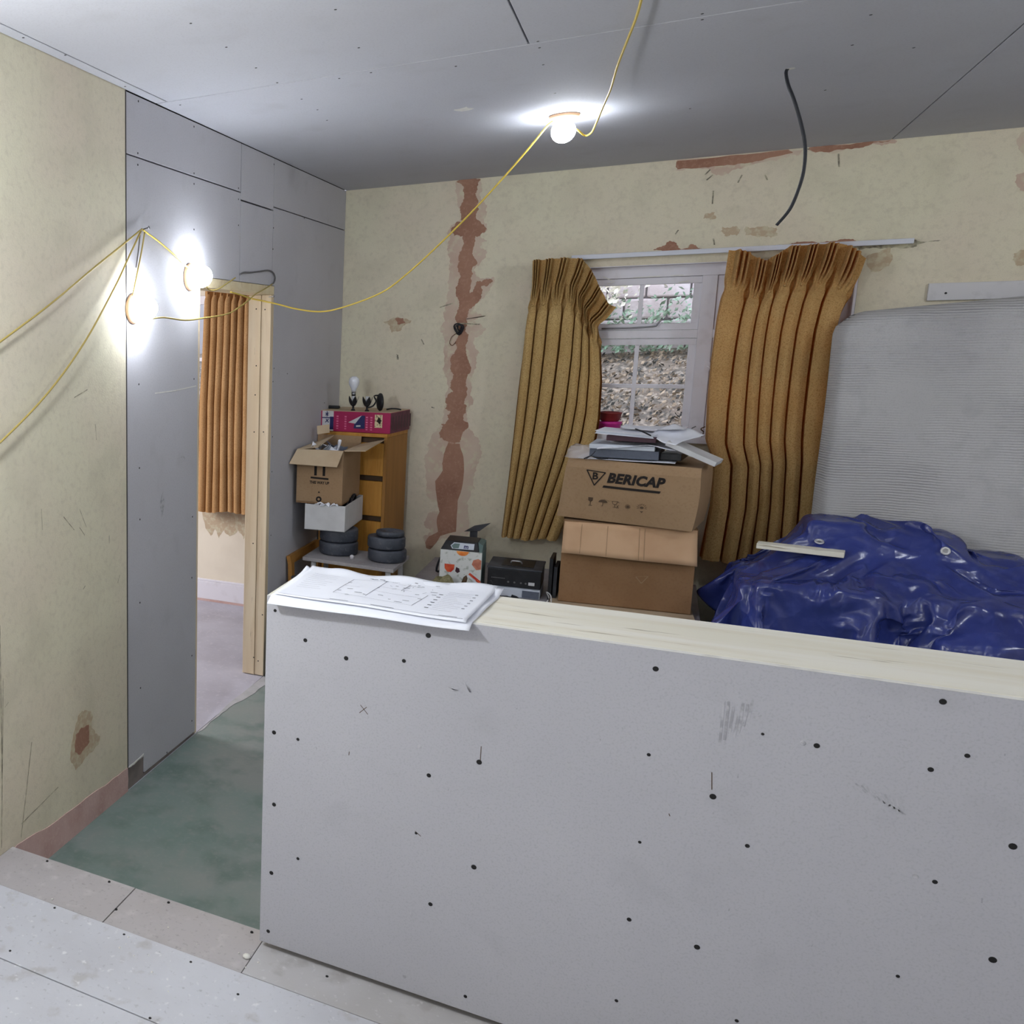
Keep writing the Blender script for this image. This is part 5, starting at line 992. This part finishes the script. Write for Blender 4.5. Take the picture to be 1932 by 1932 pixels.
tn = thing('paint_tin', 'small grey tin between black sack and wooden frame', 'tin', (.10, 4.775, LO+.0)); MB().lathe([(.035, 0), (.035, .50), (.037, .505), (.037, .512), (.03, .512), (0, .510)], (0, 0, 0), 20).build('tin_body', 'charcoal', tn); MB().lathe([(.0358, .40), (.0358, .49)], (0, 0, 0), 20).build('tin_label', 'offwhite', tn)

# ------------------------------------------------------------------ outside the window
def bankz(x, y): return .72+(y-6.6)*.43+.07*noise.noise((x*1.4, y*1.4, 2))+.03*noise.noise((x*5, y*5, 4))
gd = struct('ground', 'leafy earth bank rising outside the window', MB().grid(lambda u, v: (-2.5+8.5*u, 6.5+2.3*v, bankz(-2.5+8.5*u, 6.5+2.3*v)), 90, 40), 'soil')
struct('ground', 'earth strip at the foot of the house wall', MB().box(-3.5, 7, D+.29, 6.55, -.3, .70), 'soil')
sw = struct('stone_wall', 'pale coursed stone garden wall above the bank')
SY = 8.45
MB().box(-3, 7.5, SY+.03, SY+.4, 1.2, 3.0).build('mortar_core', 'mortar', sw)
rs = random.Random(21); z = 1.46; meshes = []
while z < 2.75:
    hgt = rs.uniform(.14, .18); x = rs.uniform(-.2, .1)
    while x < 4.6:
        wd_ = rs.uniform(.24, .38)
        if x+wd_ > .2: MB().box(x+.006, x+wd_-.006, SY-rs.uniform(0, .02), SY+.05, z+.005, z+hgt-.005).build('stone_block', 'stone', sw, bevel=.014)
        x += wd_
    z += hgt
def leaves(label, n, where, size, m, seed, nm='leaf_litter'):
    r = random.Random(seed); b = MB()
    for _ in range(n):
        c = Vector(where(r)); s_ = size*r.uniform(.5, 1.4)
        a_ = Vector((r.uniform(-1, 1), r.uniform(-1, 1), r.uniform(-1, 1))).normalized(); q = a_.orthogonal().normalized(); w_ = a_.cross(q)
        b.add([c+q*s_, c+w_*s_*.45, c-q*s_, c-w_*s_*.45+a_*s_*.2], [(0, 1, 2, 3)])
    o = b.build(nm, m); tag(o, label, 'leaves', kind='stuff')
def onbank(r): x = r.uniform(.3, 3.6); y = r.uniform(6.9, 8.4); return (x, y, bankz(x, y)+r.uniform(.005, .03))
leaves('pale dead leaves scattered on the bank outside the window', 3600, onbank, .022, 'leaf_brown', 1); leaves('dark rotting leaves scattered on the bank outside the window', 2200, onbank, .018, 'leaf_dark', 2)
def tw_(r): x = r.uniform(.6, 3.4); k = abs(r.gauss(0, .19)); return (x, SY-.05-r.uniform(0, .16), 1.52+k*(1+.7*noise.noise((x*3, 0, 1))))
leaves('grey green creeper growing along the foot of the stone wall', 3400, tw_, .024, 'leaf_green', 3, 'creeper')
leaves('grey green tuft climbing a joint of the stone wall', 140, lambda r: (2.13+r.gauss(0, .035), SY-.04-r.uniform(0, .05), 1.72+r.gauss(0, .09)), .024, 'leaf_green', 5, 'creeper')
leaves('yellowish shrub leaves at the top left of the stone wall', 260, lambda r: (1.25+r.gauss(0, .16), SY-.1-r.uniform(0, .1), 2.02+r.gauss(0, .10)), .026, 'cap', 6, 'shrub')
